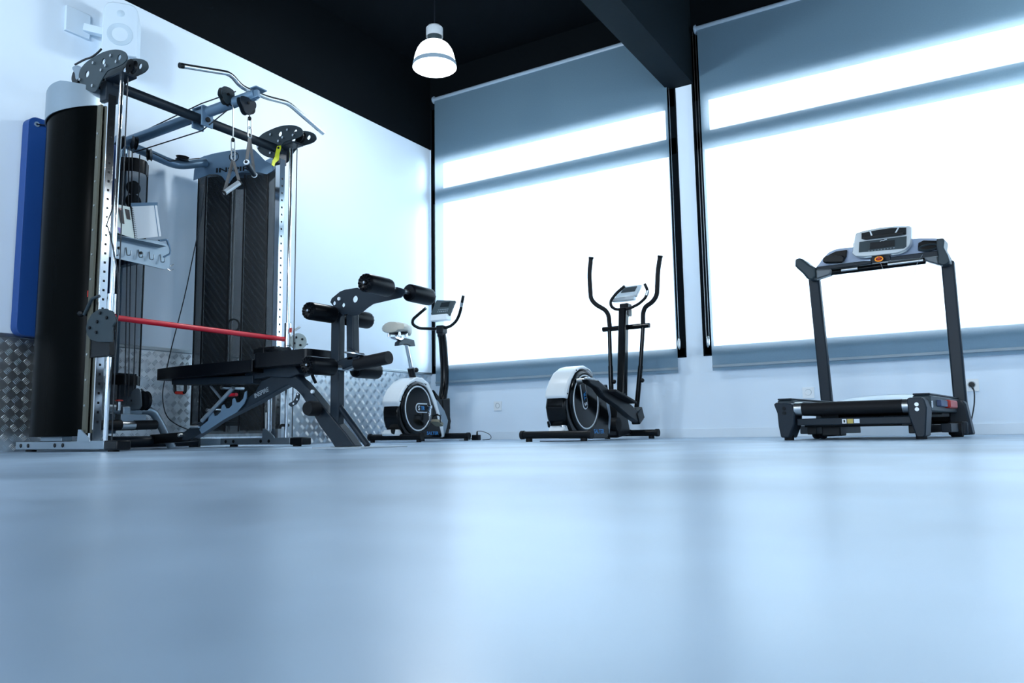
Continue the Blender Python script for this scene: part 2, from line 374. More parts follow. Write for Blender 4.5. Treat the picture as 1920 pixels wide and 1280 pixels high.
# dado rail and tread plate on the left wall
ZD = .672
mb = MB(); mb.box((.009, -3.9, ZD+.012), (.018, 7.8, .024)); struct('trim_2', mb, ALUT, bev=.003, label='thin grey metal rail capping the tread plate')
def tread(y0, y1, name):
    mb = MB(); mb.box((.002, (y0+y1)/2, ZD/2), (.004, abs(y1-y0)-.003, ZD), mi=0)
    step = .052; ny = int((y1-y0)/step); nz = int(ZD/step)
    L, Wd, Hh = .034, .0062, .0042
    for i in range(ny):
        for j in range(nz):
            cy = y0+(i+.5)*(y1-y0)/ny; cz = (j+.5)*ZD/nz; sg = 1 if (i+j) % 2 else -1
            a = sg*PI/4; du = (math.cos(a), math.sin(a)); dn = (-math.sin(a), math.cos(a))
            for k in range(5):
                o = (k-2)*.0088
                p = (cy+dn[0]*o, cz+dn[1]*o)
                e = L/2
                b = [(p[0]+du[0]*e, p[1]+du[1]*e), (p[0]+dn[0]*Wd/2, p[1]+dn[1]*Wd/2), (p[0]-du[0]*e, p[1]-du[1]*e), (p[0]-dn[0]*Wd/2, p[1]-dn[1]*Wd/2)]
                t = [(p[0]+du[0]*e*.45, p[1]+du[1]*e*.45), (p[0]-du[0]*e*.45, p[1]-du[1]*e*.45)]
                vs = [(.004, *q) for q in b] + [(.004+Hh, *q) for q in t]
                mb.add(vs, [[0,1,4],[1,2,5,4],[2,3,5],[3,0,4,5]])
    struct(name, mb, ALU, flat=True, label='embossed aluminium tread plate lining the lower left wall')
tread(-2.80, -.004, 'trim_3'); tread(-5.9, -2.80, 'trim_4')

# windows: black frame set in the opening, transom, glass
def window(name, x0, x1, px0, px1, lx0, lx1):
    top = TOPW
    f = MB(); yb, ye = -.004, .20
    def fb(a, b, c, d, y0=yb, y1=ye, mi=0): f.box(((a+b)/2, (y0+y1)/2, (c+d)/2), (b-a, y1-y0, d-c), mi=mi)
    w_ = .012
    fb(x0, x0+w_, SILL, top); fb(x1-w_, x1, SILL, top); fb(x0, x1, top-w_, top); fb(x0, x1, SILL, SILL+w_)
    # inner frame behind the cloth, y .03 .. .09
    a, b = .004, .05
    fb(x0+w_, px0, ZL1, top, a, b); fb(px1, x1-w_, ZL1, top, a, b); fb(x0+w_, lx0, SILL, ZL1, a, b); fb(lx1, x1-w_, SILL, ZL1, a, b)
    fb(x0, x1, ZU1, top, a, b); fb(x0, x1, ZL1, ZU0, a, b); fb(x0, x1, SILL, ZL0, a, b)
    fr = struct(name, f, BLACKP, bev=.0)
    for (zz0, zz1) in ((ZU0, ZU1), (ZL0, ZL1)):
        ed = [px0, px1] if zz0 == ZU0 else [lx0, lx1]
        for i in range(len(ed)-1):
            g = MB(); g.box(((ed[i]+ed[i+1])/2, .03, (zz0+zz1)/2), (ed[i+1]-ed[i], .006, zz1-zz0)); part('glass_pane', g, GLASS, fr, flat=True)
    return fr
YG = -.01
ZU1 = P(1242, 203, 1, YG).z; ZU0 = P(1242, 262, 1, YG).z; ZL1 = P(1253, 290, 1, YG).z; ZL0 = .765
window('window_1', W1[0], W1[1], .06, P(1242, 240, 1, 0).x+.03, P(817, 500, 1, .03).x, P(1262, 450, 1, .03).x)
window('window_2', W2[0], W2[1], P(1326, 200, 1, 0).x, 6.4, P(1328, 450, 1, .03).x, 6.5)
print('window z', ZU1, ZU0, ZL1, P(1325, 175, 1, YG).z, P(1325, 237, 1, YG).z, P(1322, 268, 1, YG).z, P(1700, 78, 1, YG).z)
# ground outside
mb = MB(); mb.box((4, 12, -.3), (60, 22, .1)); struct('ground', mb, mat('pale_paving', (.55, .6, .62), .8), flat=True)

# roller blinds
YBL = -.058
def blind(x0, x1, zt, zb, label, chain_side, loc):
    t = thing('roller_blind', label, 'blind', loc, group='grey roller blinds on the window wall')
    c = MB(); c.add([(x0,YBL,zb),(x1,YBL,zb),(x1,YBL,zt),(x0,YBL,zt)], [[0,1,2,3]]); part('cloth', c, BLIND, t, flat=True)
    r = MB(); r.cyl((x0-.012, YBL+.018, zt), (x1+.012, YBL+.018, zt), .026, 24); part('roller_tube', r, SPLAS2, t)
    h = MB(); h.box(((x0+x1)/2, YBL-.002, zb+.035), (x1-x0, .012, .022)); part('bottom_rail', h, BARM, t, bev=.003)
    for x in (x0-.02, x1+.02):
        b = MB(); b.cyl((x-.008, YBL+.018, zt), (x+.008, YBL+.018, zt), .037, 20); b.box((x, YBL+.035, zt+.005), (.012, .05, .075)); part('bracket', b, SPLAS2, t, bev=.002)
    xc = x0-.035 if chain_side < 0 else x1+.012
    for dx in ((-.012, .012) if chain_side < 0 else (0,)):
        k = MB(); k.cyl((xc+dx, YBL+.02, .82), (xc+dx, YBL+.02, zt-.01), .0022, 8); part('pull_chain', k, STEEL, t)
    wgt = MB(); wgt.ell((xc, YBL+.02, .80), (.014, .012, .05)); part('chain_weight', wgt, STEEL, t)
    return t
SPLAS2 = mat('pale_blue_roller_tube', (.30, .40, .50), .4); BARM = mat('grey_blind_rail', (.25, .32, .37), .5)
Z1 = P(812, 187, 1, YBL).z; Z2 = P(1310, 52, 1, YBL).z
print('blind top z', Z1, Z2)
blind(.105, 2.682, Z1, .552, 'grey roller blind over the left window, nearest the room corner', 1, (1.39, YBL, .55))
blind(2.979, 6.40, Z2, .552, 'grey roller blind over the right window, behind the treadmill, beaded chain at its left', -1, (4.7, YBL, .55))

# ------------------------------------------------------------------ pendant lamps
def pendant(x, y, z, label):                          # z = rim height
    t = thing('pendant_lamp', label, 'lamp', (x, y, z), group='white glass pendant lamps')
    k = .165/.33
    s = MB(); prof = [(.165,.012),(.160,.03),(.155,.048)]
    s.lathe([(.163,.056),(.158,.09),(.149,.13),(.136,.165),(.115,.198),(.088,.220),(.055,.233),(.03,.236)], (x,y,z)); part('lamp_shade', s, OPAL, t)
    b = MB(); b.lathe([(.170,.028),(.1665,.062),(.160,.062),(.164,.028),(.170,.028)], (x,y,z), n=48); part('band', b, BANDG, t)
    d = MB(); d.lathe([(.166,.036),(.1685,.024),(.160,.018),(.10,.012),(.001,.010)], (x,y,z), n=48); part('diffuser', d, OPAL, t)
    c = MB(); c.lathe([(.066,.275),(.065,.345),(.052,.360),(.012,.365)], (x,y,z)); c.lathe([(.062,.275),(.061,.342)], (x,y,z)); part('cap', c, WPLAS, t, label='white ring cap')
    n = MB(); n.cyl((x,y,z+.230), (x,y,z+.33), .052, 20, r2=.050); part('lamp_holder', n, PANELG, t)
    w_ = MB(); w_.cyl((x,y,z+.362), (x,y,CE), .0045, 8); part('cord', w_, CABLE, t)
    L = bpy.data.lights.new('lamp_bulb', 'POINT'); L.energy = LAMP_W; L.color = (.86, .94, 1); L.shadow_soft_size = .10
    o = bpy.data.objects.new('lamp_bulb', L); COL.objects.link(o); o.parent = t; o.location = (0, 0, -.13)
lp = hit(815, 126, CAM+cF*6.0, cF)
print('lamp', lp)
pendant(lp.x, lp.y, lp.z-.028, 'glowing white glass pendant lamp hanging from the black ceiling')
for (x, y, n) in ((1.6, -5.6, 'first'), (5.65, -1.25, 'second'), (5.5, -8.2, 'third'), (1.6, -9.3, 'fourth'), (8.0, -5.2, 'fifth')):  # unseen pendants, added to brighten the room
    pendant(x, y, lp.z-.12, {'first': 'white pendant lamp added out of frame above the left side to light the room', 'second': 'white pendant lamp added out of frame to light the treadmill and right blind', 'third': 'white pendant lamp added unseen behind the camera to light the room', 'fourth': 'white pendant lamp added unseen in the rear left corner to light the room', 'fifth': 'white pendant lamp added out of frame near the right wall to light the room'}[n])

# ------------------------------------------------------------------ sockets
def outlet(px, py, label, w_=.088, plug=False):
    p = P(px, py, 1, 0); x, z = p.x, p.z
    t = thing('electrical_outlet', label, 'outlet', (x, 0, z), group='white wall sockets on the window wall')
    a = MB(); a.rbox((x, -.005, z), (w_, w_, .010), .006, R=Matrix.Rotation(PI/2, 3, 'X')); part('face_plate', a, WPLAS, t, bev=.002)
    b = MB(); b.lathe([(.001,-.006),(.019,-.006),(.021,.0015),(.025,.002),(.026,0)], (x, -.010, z+.004), (0,-1,0), 24); part('socket_well', b, SPLAS, t)
    c = MB()
    for dx in (-.0095, .0095): c.cyl((x+dx, -.004, z+.004), (x+dx, -.0055, z+.004), .003, 8)
    c.box((x, -.006, z+.024), (.006, .004, .006)); c.box((x, -.006, z-.016), (.006, .004, .006)); part('contact_hole', c, BLACK, t)
    return x, z
outlet(934, 761, 'white wall socket between the exercise bike and the elliptical trainer')
outlet(1516, 736, 'white wall socket just left of the treadmill post, nothing plugged in')
sx, sz = outlet(1822, 722, 'white wall socket right of the treadmill with a black plug in it')
t = thing('mains_plug', 'black plug and power cord hanging from the socket right of the treadmill', 'plug', (sx, -.03, sz))
a = MB(); a.lathe([(.001,.036),(.014,.035),(.019,.026),(.020,.002)], (sx, -.012, sz+.004), (0,-1,0), 24, cap=True); part('plug', a, BLACK, t)
a = MB(); pts = [(sx,-.045,sz-.005),(sx+.012,-.046,sz-.05),(sx+.005,-.045,sz-.14),(sx-.02,-.05,sz-.25),(sx-.035,-.06,.03),(sx-.06,-.12,.008),(sx-.10,-.30,.006),(sx-.13,-.62,.006)]
a.tube(smoothc(pts, 6), .0045, 8); a.cyl((sx,-.042,sz-.002),(sx+.005,-.045,sz-.03), .008, 10, r2=.005); part('cord', a, CABLE, t)

# ------------------------------------------------------------------ loudspeaker on the left wall
a0 = P(226, 60, 0, .17)
fs = Frame(a0.x, a0.y, 0)
t = thing('wall_speaker', 'white loudspeaker mounted high on the left wall above the cable machine', 'speaker', (.14, a0.y, a0.z))
R = Matrix.Rotation(math.radians(-38), 3, 'Z')
c = Vector((.17, a0.y+.01, a0.z-.02)); BW, BD, BH = .21, .19, .36
def sk(u, v, z): return c + R @ Vector((v, u, z))     # u along wall, v out, z up
a = MB(); prof = [(-.105,-.18),(-.105,.10),(-.10,.14),(-.08,.17),(-.05,.18),(.05,.18),(.08,.17),(.10,.14),(.105,.10),(.105,-.18)]
a.plate([sk(u, 0, z) for u, z in prof], R @ Vector((BD, 0, 0))); part('cabinet', a, SPK, t, bev=.008)
fx = R @ Vector((1, 0, 0))
a = MB(); a.lathe([(.001,-.012),(.02,-.012),(.05,.001),(.072,.004),(.076,.004),(.078,0)], sk(0, BD/2, -.04), fx, 32); part('woofer', a, SPKG, t, label='pale round woofer')
a = MB(); a.lathe([(.001,.004),(.012,.003),(.020,.001),(.024,0)], sk(0, BD/2, .105), fx, 24); part('tweeter', a, SPKG, t)
a = MB(); a.box((.012, a0.y-.20, a0.z+.02), (.024, .16, .17)); a.beam((.02, a0.y-.16, a0.z), (.12, a0.y-.04, a0.z-.02), .05, .05); part('wall_bracket', a, SPK, t, bev=.004)

# ------------------------------------------------------------------ blue gym mat hanging on the left wall
q = P(45, 222, 0, .06); q2 = P(30, 622, 0, .06); y0 = (q.y+q2.y)/2; y1 = y0+.60; zt = q.z+.02; zb = q2.z-.02
t = thing('exercise_mat', 'thick blue exercise mat hanging on the left wall behind the cable machine', 'mat', (.05, (y0+y1)/2, zb))
a = MB(); a.rbox((.055, (y0+y1)/2, (zt+zb)/2), (y1-y0, zt-zb, .07), .05, 6, R=Matrix(((0,0,1),(1,0,0),(0,1,0)))); part('mat_body', a, BLUEM, t, bev=.012)
a = MB(); ey = P(69, 233, 0, .091); a.lathe([(.007,0),(.007,.004),(.016,.004),(.017,0)], ey, (1,0,0), 20); part('eyelet', a, CHROME, t, label='chrome ring eyelet')
a = MB(); a.tube([ey+Vector((.002,0,0)), ey+Vector((.012,.05,.008)), ey+Vector((.004,.14,.03))], .004, 8); part('cord', a, CABLE, t)
# ================================================================== CABLE MACHINE (functional trainer with a red bar)
XF = .75; YN, YF = -3.985, -2.725; YM = (YN+YF)/2
gm = thing('cable_machine', 'large twin-tower cable training machine with red bar against the left wall', 'gym machine', (XF, YM, 0))
def uv(x, y, z): return Vector((x, y, z))
HZ = 2.02
# uprights with adjustment holes
for y in (YN, YF):
    a = MB(); a.box((XF, y, (.05+HZ)/2), (.045, .045, HZ-.05))
    z = .16
    while z < HZ-.10:
        a.box((XF+.0226, y, z), (.0012, .013, .013), mi=1); z += .052
    part('upright', a, [CHROME, BLACK], gm, bev=.004, label='chrome square post with a row of holes')
    a = MB(); a.cyl((XF+.105, y, .05), (XF+.105, y, 2.10), .0125, 20); part('guide_rod', a, CHROME, gm, label='chrome round guide rod')
    a = MB(); a.cyl((XF-.035, y+(.03 if y < -3 else -.03), .05), (XF-.035, y+(.03 if y < -3 else -.03), .62), .011, 14); part('spring_rod', a, CHROME, gm)
    a = MB(); a.cyl((XF+.165, y, .06), (XF+.165, y, 2.13), .0035, 8); part('cable', a, CABLE, gm)
# top pulley plates, traced once on the near tower
op = Z(120, 80, 9.143, [(262,560),(285,470),(330,400),(400,330),(520,250),(680,165),(850,122),(980,130),(1060,175),(1088,260),(1060,320),(1000,372),(880,430),(760,480),(700,560),(640,660),(600,740),(560,820),(500,842),(400,812),(310,740),(270,650)])
yp = YN-.075
prof = [P(px, py, 1, yp) for px, py in closedc([Vector((a, b, 0)) for a, b in op], 3) and [(v.x, v.y) for v in closedc([Vector((a, b, 0)) for a, b in op], 3)]]
def hole(cx, cy, r):
    q = P(120+cx/9.143, 80+cy/9.143, 1, yp); return circ(q, r, (1,0,0), (0,0,1), 14)
holes = [hole(405, 540, .020), hole(685, 325, .018), hole(955, 255, .017), hole(730, 400, .006)]
bolts = [P(120+a/9.143, 80+b/9.143, 1, yp) for a, b in ((525,355),(825,230),(735,400),(920,335),(295,640),(510,745),(660,480))]
for y0, outs in ((YN, -1), (YF, 1)):
    for off in ((-.075, .05) if outs < 0 else (-.05, .075)):
        dy = Vector((0, y0+off-yp, 0))
        a = MB(); a.plate([p+dy for p in prof], (0, .006, 0), [[p+dy for p in h] for h in holes[:3]])
        for b in bolts:
            bb0 = b+dy; s_ = -1 if off < 0 else 1
            a.cyl(bb0, bb0+Vector((0, s_*.012, 0)), .0085, 10, mi=1)
        part('pulley_plate', a, [GREYP, STEEL], gm, label='curved grey pulley plate with round cut-outs')
    for b, r in ((holes[0], .034), (holes[2], .040)):
        cc = sum(b, Vector())/len(b) + Vector((0, y0-yp, 0)) + Vector((-.005, 0, -.02))
        a = MB(); a.lathe([(.006,-.012),(r,-.012),(r-.008,-.003),(r-.008,.003),(r,.012),(.006,.012)], cc, (0,1,0), 24); part('pulley_wheel', a, BLACK, gm)
    a = MB(); a.box((XF+.10, y0, 2.10), (.16, .092, .012)); a.box((XF-.01, y0, 2.04), (.06, .075, .12)); part('top_bracket', a, CHAR, gm, bev=.003)
# crossbar between the towers and the overhead boom
zc = 2.09
a = MB(); a.cyl((XF, YN, zc), (XF, YF, zc), .030, 24); part('crossbar', a, CHAR, gm, label='dark round crossbar joining both towers')
YC = P(221, 500, 0, .15).y; bs = Vector((.15, YC, P(228, 268, 0, .15).z)); be = P(486, 183, 1, YM+.09); bk = P(380, 214, 0, XF)
dirb = (bk-bs).normalized()
be = bk + dirb*.40
a = MB(); a.cyl(bs, be, .034, 24); part('boom', a, BLUEG, gm, label='blue-grey overhead boom tube')
a = MB(); b0 = bk-dirb*.05; a.box(bk+Vector((.045, 0, -.03)), (.012, .085, .13)); a.box(bk+Vector((-.045, 0, -.03)), (.012, .085, .13)); a.box(bk+Vector((0,0,.037)), (.10,.07,.008))
a.cyl(bk+Vector((.045,0,-.05)), bk+Vector((.062,0,-.05)), .017, 16, mi=1); part('boom_clamp', a, [BLUEG, BLACK], gm, bev=.003)
# cables along the boom
for pts in (([bs+Vector((.10,.03,.05)), bk+Vector((-.02,0,.075)), bk+dirb*.25+Vector((0,0,.07))]), ([bs+Vector((.05,.04,-.06)), bk+Vector((0,0,-.11)), bk+dirb*.20+Vector((0,0,-.03))])):
    a = MB(); a.tube(pts, .004, 8); part('cable', a, CABLE, gm)
# boom head: two pulley housings seen from the front
def pulley_head(px, py, d, r, name):
    c = hit(px, py, CAM+cF*d, cF)
    return c
h1 = bk + dirb*.17 + Vector((.03, -.03, .05)); h1 = P(424, 181, 0, XF+.22); h2 = P(462, 197, 0, XF+.34)
for hc, out in ((h1, [(-.045,.035),(-.03,.052),(.005,.058),(.04,.05),(.05,.025),(.045,-.005),(.02,-.035),(0,-.052),(-.02,-.045),(-.035,-.02),(-.05,0)]), (h2, [(-.055,.035),(0,.045),(.055,.035),(.06,.0),(.035,-.03),(.01,-.06),(-.02,-.058),(-.04,-.025),(-.058,0)])):
    for off in (-.016, .016):
        a = MB(); cv = closedc([hc+Vector((off, u, z)) for u, z in out], 3)
        a.plate(cv, (.005, 0, 0)); a.cyl(hc+Vector((off-.006 if off < 0 else off,0,.01)), hc+Vector((off if off < 0 else off+.008,0,.01)), .009, 10, mi=1)
        part('pulley_housing', a, [GREYP if hc is h1 else CHAR, BLACK], gm)
    a = MB(); a.lathe([(.006,-.011),(.042,-.011),(.034,-.003),(.034,.003),(.042,.011),(.006,.011)], hc+Vector((0,.02,-.012)), (1,0,0), 24); part('pulley_wheel', a, BLACK, gm)
a = MB(); a.beam(bk+dirb*.10, be+Vector((.03,0,.0)), .03, .05); a.box(be+Vector((.0,.02,.040)), (.06,.09,.010)); part('head_bracket', a, BLUEG, gm, bev=.004)
# rear column, lower curved back tube with pulleys
a = MB(); a.cyl((.15,YC,.10), (.15,YC,bs.z+.02), .030, 20); part('rear_column', a, BLUEG, gm, label='blue-grey rear column')
cvp = [Vector((.16,-3.66,1.97)), P(300, 296, 0, .26), P(330, 313, 0, .28), P(372, 306, 0, .24)+Vector((0,.05,0))]
cvp[1] = P(285, 290, 0, .20); cvp[0] = P(215, 262, 0, .16); cvp[2] = P(332, 311, 0, .24); cvp[3] = P(385, 305, 0, .24)
a = MB(); a.tube(bend(cvp, .12), .030, 20); part('back_tube', a, BLUEG, gm, label='curved blue-grey tube across the back')
for px, py, ax_, r in ((252, 268, (.25,1,0), .045), (280, 290, (.8,.8,0), .042), (342, 297, (.1,0,1), .045), (226, 266, (.2,1,0), .045)):
    c = P(px, py, 0, .27); a = MB(); a.lathe([(.006,-.012),(r,-.012),(r-.008,-.003),(r-.008,.003),(r,.012),(.006,.012)], c, ax_, 24, cap=True); part('pulley_wheel', a, BLACK, gm)
a = MB(); a.tube([P(287,287,0,.27), P(318,302,0,.27), P(336,300,0,.28)], .0035, 8); a.tube([P(350,299,0,.28), P(374,297,0,.28)], .0035, 8); part('cable', a, CABLE, gm)

# housings: plan curve mirrored about the middle; s is distance outwards from the tower plane
P0 = (.69, .015); P1 = (.17, -.235)
def plan(pts, sg): return [((x, (YN-s) if sg < 0 else (YF+s))) for x, s in pts]
outer = [(.715,.0),(.66,.045),(.58,.090),(.50,.122),(.42,.136),(.34,.125),(.27,.09),(.21,.02),(.165,-.08),(.145,-.215)]
outer = [(v.x, v.y) for v in smoothc([Vector((a, b, 0)) for a, b in outer], 4)]
outc = [(x+.004*(x > .6), s+.012) for x, s in outer]
# weight-stack inside, shells
for sg in (-1, 1):
    near = sg < 0
    c = plan(outer, sg)
    a = MB(); a.sheet(c, .085 if near else .09, 2.0, .006); part('shroud_shell', a, SHROUD if near else HAZE2, gm, label='tall curved gloss black shroud' if near else 'black perforated outer shroud')
    k = plan(outc, sg); n = len(k)
    z0 = [1.965-.065*(3*(i/n)**2-2*(i/n)**3) for i in range(n)]; z1 = [2.045+.095*math.sin(min(1, (i/n)*1.9)*PI/2)-.11*max(0, (i/n)-.35)/.65 for i in range(n)]
    a = MB(); a.sheet(k, z0, z1, .006); part('top_cover', a, SILVER if near else BLUEG, gm, label='curved silver-blue top cover')
    a = MB(); a.sheet(plan([(P0[0],P0[1]),(P1[0],P1[1])], sg), .10, 1.93, .004)
    if near: part('inner_panel', a, BLACK, gm)
    # olive edge strip with screws beside the post
    a = MB(); ys = YN-.035 if near else YF+.035; a.box((XF-.035, ys, 1.03), (.035, .012, 1.86))
    z = .25
    while z < 1.8:
        if near: a.cyl((XF-.035, ys-.006, z), (XF-.035, ys-.010, z), .006, 8, mi=1)
        z += .14
    part('edge_strip', a, [OLIVE if near else ALUT, STEEL], gm)
# far inner face: smoked sheet with darker mesh strips
p0 = Vector((P0[0], YF+P0[1], 0)); p1 = Vector((P1[0], YF+P1[1], 0)); dv = (p1-p0); nrm = Vector((dv.y, -dv.x, 0)).normalized()
if nrm.y > 0: nrm = -nrm
ln = dv.length
a = MB(); a.sheet([p0, p1], .07, 1.95, .003); part('inner_panel', a, HAZE, gm, label='smoked see-through panel')
for t0, t1 in ((.10, .40), (.58, .90)):
    a = MB(); q0 = p0+dv*t0-nrm*.02; q1 = p0+dv*t1-nrm*.02; a.sheet([q0, q1], .11, 1.94, .003); part('mesh_strip', a, MESH, gm, label='black diamond-mesh strip')
for t_ in (0.0, .10, .40, .58, .90, 1.0):
    a = MB(); q = p0+dv*t_+nrm*.004; a.box((q.x, q.y, 1.02), (.008, .008, 1.83), rz=math.atan2(dv.y, dv.x)); part('panel_edge', a, BLACK, gm)
# weight stack in the far housing
cw = p0+dv*.5-nrm*.11
for i in range(12):
    a = MB(); a.rbox((cw.x, cw.y, .16+i*.034), (.24, .10, .031), .01, R=Matrix.Rotation(math.atan2(dv.y, dv.x), 3, 'Z')); part('weight_plate', a, CHAR, gm, bev=.002)
a = MB(); u = dv.normalized()
for s_ in (-.07, .07): a.cyl((cw+u*s_)+Vector((0,0,.1)), (cw+u*s_)+Vector((0,0,1.9)), .009, 12)
part('stack_rod', a, STEEL, gm)
for py, r in ((660, .0), (365, .05), (400, .05)):
    if r:
        c = hit(402, py, p0+nrm*.0-nrm*.05, nrm); a = MB(); a.lathe([(.006,-.012),(r,-.012),(r-.008,0),(r,.012),(.006,.012)], c, nrm, 20, cap=True); part('pulley_wheel', a, BLACK, gm)
c = hit(438, 610, p0-nrm*.06, nrm); a = MB(); a.lathe([(.050,-.008),(.050,.008),(.038,.008),(.038,-.008),(.050,-.008)], c, nrm, 24); part('pulley_wheel', a, BLACK, gm)
# far cover front with lettering, traced in the panel plane
fp = p0+nrm*.014
cvpx = Z(320, 90, 3.878, [(166,962),(172,890),(195,810),(240,788),(320,766),(420,748),(520,738),(605,736),(640,770),(690,822),(745,850),(745,892),(700,918),(640,905),(570,890),(500,905),(455,940),(425,985),(400,965),(370,930),(330,915),(285,918),(240,935)])
a = MB(); a.plate([hit(x, y, fp, nrm) for x, y in cvpx], nrm*.006); cov = part('front_cover', a, BLUEG, gm, label='blue-grey cover with INSPIRE lettering')
o = hit(404, 323.5, fp+nrm*.006, nrm); e = hit(478, 318.5, fp+nrm*.006, nrm); U = (e-o); hgt = 9.5/1454*5.2
a = MB(); wd = textmb(a, 'INSPIRE', (0,0,0), (1,0,0), (0,1,0), hgt*1.38); k = U.length/wd
a = MB(); textmb(a, 'INSPIRE', o, U, Vector((0,0,1)), hgt*1.38, sx=k); part('lettering', a, BLACK, cov, label='black INSPIRE lettering')
c = hit(438.5, 294, fp+nrm*.006, nrm); ud = U.normalized()
a = MB(); a.tube([c+(ud*math.cos(q*PI/12)+Vector((0,0,1))*math.sin(q*PI/12))*.034 for q in range(24)], .0025, 6, closed=True)
a.tube([c+ud*.02+Vector((0,0,.02)), c-ud*.012-Vector((0,0,.0)), c+ud*.01-Vector((0,0,.012)), c-ud*.02-Vector((0,0,.022))], .0022, 6); part('emblem', a, BLACK, cov, label='black ring emblem')

# middle rear panel with its cables
yA, yB = P(226, 500, 0, .26).y, P(276, 500, 0, .26).y; ztp = P(250, 297, 0, .26).z; zbt = P(250, 722, 0, .26).z
mc = [(v.x, v.y) for v in smoothc([Vector((.22, yA, 0)), Vector((.275, yA+.05, 0)), Vector((.285, (yA+yB)/2, 0)), Vector((.275, yB-.05, 0)), Vector((.22, yB, 0))], 4)]
a = MB(); a.sheet(mc, zbt+.06, ztp-.09, .003); part('rear_panel', a, HAZE, gm, label='smoked see-through panel at the back')
for za, zb_ in ((zbt, zbt+.06), (ztp-.09, ztp)):
    a = MB(); a.sheet([(x+.003, y) for x, y in mc], za, zb_, .006); part('panel_band', a, BLACK, gm)
for yy in (yA, yB):
    a = MB(); a.box((.223, yy, (zbt+ztp)/2), (.008, .008, ztp-zbt)); part('panel_edge', a, BLACK, gm)
for (xa, ya, xb, yb) in ((242, 275, 234, 742), (248, 280, 241, 745), (262, 290, 250, 742)):
    a = MB(); a.tube([P(xa, ya, 0, .31), P(xb, yb, 0, .31)], .0035, 8); part('cable', a, CABLE, gm)
for py, r in ((352, .045), (378, .05)):
    c = P(250, py, 0, .20); a = MB(); a.lathe([(.006,-.014),(r,-.014),(r-.01,0),(r,.014),(.006,.014)], c, (1,.1,0), 20, cap=True); part('pulley_wheel', a, BLACK, gm)
a = MB(); a.rbox((.17, (yA+yB)/2, .30), (.16, .13, .36), .02); part('weight_block', a, CHAR, gm)

# accessory rack with hooks and reading shelf (px 190..318)
XS = .50
q = [P(x, y, 0, XS) for x, y in ((188,436),(300,452),(318,462),(318,503),(306,505),(188,478))]
a = MB(); a.plate(q, (.006, 0, 0)); a.box((XS+.02, (q[0].y+q[1].y)/2, q[0].z-.012), (.10, q[1].y-q[0].y, .006)); rk = part('accessory_rack', a, SILVER, gm, bev=.002, label='silver rack plate with small hooks')
q0 = [P(x, y, 0, XS) for x, y in ((300,452),(316,447),(321,475),(310,478))]
a = MB(); a.tube(bend([P(298,451,0,XS), P(313,449,0,XS), P(319,468,0,XS), P(318,476,0,XS), P(306,482,0,XS)], .01), .007, 8); part('rack_handle', a, BLUEG, rk)
for hx, hy in ((213,470),(236,470),(259,474),(279,478),(300,483)):
    c = P(hx, hy, 0, XS+.006); a = MB(); a.tube(bend([c+Vector((.002,0,.02)), c+Vector((.012,0,-.03)), c+Vector((.05,0,-.035)), c+Vector((.055,0,-.005))], .012), .003, 8); part('hook', a, STEEL, rk)
for hx, hy in ((223,465),(264,474)):
    c = P(hx, hy, 0, XS+.004); a = MB(); a.cyl(c, c+Vector((.006,0,0)), .009, 12); part('bolt', a, BLACK, rk)
for hx, hy in ((315,497),(315,506)):
    c = P(hx-3, hy-3, 0, XS); a = MB(); a.tube([c, c+Vector((0,.03,-.012)), c+Vector((0,.05,.004))], .003, 8); part('hook', a, STEEL, rk)
a = MB(); a.beam((.15, YC, 1.2), (XS, YC, 1.2), .05, .05); part('rack_arm', a, SILVER, gm)

# feet
for y0, x0, x1 in ((-4.0, -.0, 1.05), (-2.74, .25, 1.07)):
    x0 = max(x0, .04)
    a = MB(); a.box(((x0+x1)/2-.06, y0, .036), (x1-x0-.12, .075, .045), mi=0)
    for xx in (x0+.06, x0+.14, x0+.42, x0+.5): a.cyl((xx, y0-.036, .036), (xx, y0-.042, .036), .012, 12, mi=1)
    part('base_rail', a, [SILVER, BLACK], gm, bev=.006, label='silver-grey floor rail')
    a = MB(); a.box((x1-.06, y0, .034), (.12, .082, .050)); part('end_cap', a, BLACK, gm, bev=.008)
    for xx in (x0+.1, x1-.09):
        a = MB(); a.cyl((xx, y0, 0), (xx, y0, .014), .028, 14); part('rubber_foot', a, RUBBER, gm)
    a = MB(); a.plate([(XF-.06, y0-.042, .055),(XF+.06, y0-.042, .055),(XF+.05, y0-.042, .07),(XF+.02, y0-.042, .09),(XF-.03, y0-.042, .12),(XF-.055, y0-.042, .12)], (0,.006,0)); part('base_gusset', a, SILVER, gm)
a = MB(); a.beam((.16, YN-.01, .035), (.16, YF+.01, .035), .06, .05); part('base_crossrail', a, SILVER, gm, bev=.005)
a = MB(); a.box((.40, -4.0, .072), (.22, .06, .03)); part('shroud_foot', a, SILVER, gm, bev=.004)
# curved leg of the low pulley and the row pulley with foam rollers
a = MB(); a.tube(smoothc([P(262,768,0,.45), P(285,772,0,.45), P(298,790,0,.45), P(312,818,0,.45), P(322,838,0,.45)], 5), .026, 16); part('curved_leg', a, SILVER, gm)
a = MB(); a.tube([(.15,YC,.16), P(205,766,0,.5), P(262,770,0,.5)], .028, 14); part('lower_arm', a, SILVER, gm)
c = P(262, 752, 0, .56)
a = MB(); a.plate(closedc([P(x, y, 1, c.y-.03) for x, y in ((236,764),(243,745),(252,730),(262,729),(265,745),(263,766))], 3), (0,.005,0)); a.plate(closedc([P(x+7, y+1, 1, c.y+.01) for x, y in ((236,764),(243,745),(252,730),(262,729),(265,745),(263,766))], 3), (0,.005,0)); pl = part('low_pulley_plate', a, SILVER, gm)
a = MB(); textmb(a, '6', P(245, 752.5, 1, c.y-.036), (1,0,0), (0,0,1), .022); part('lettering', a, BLACK, pl, label='small number 6')
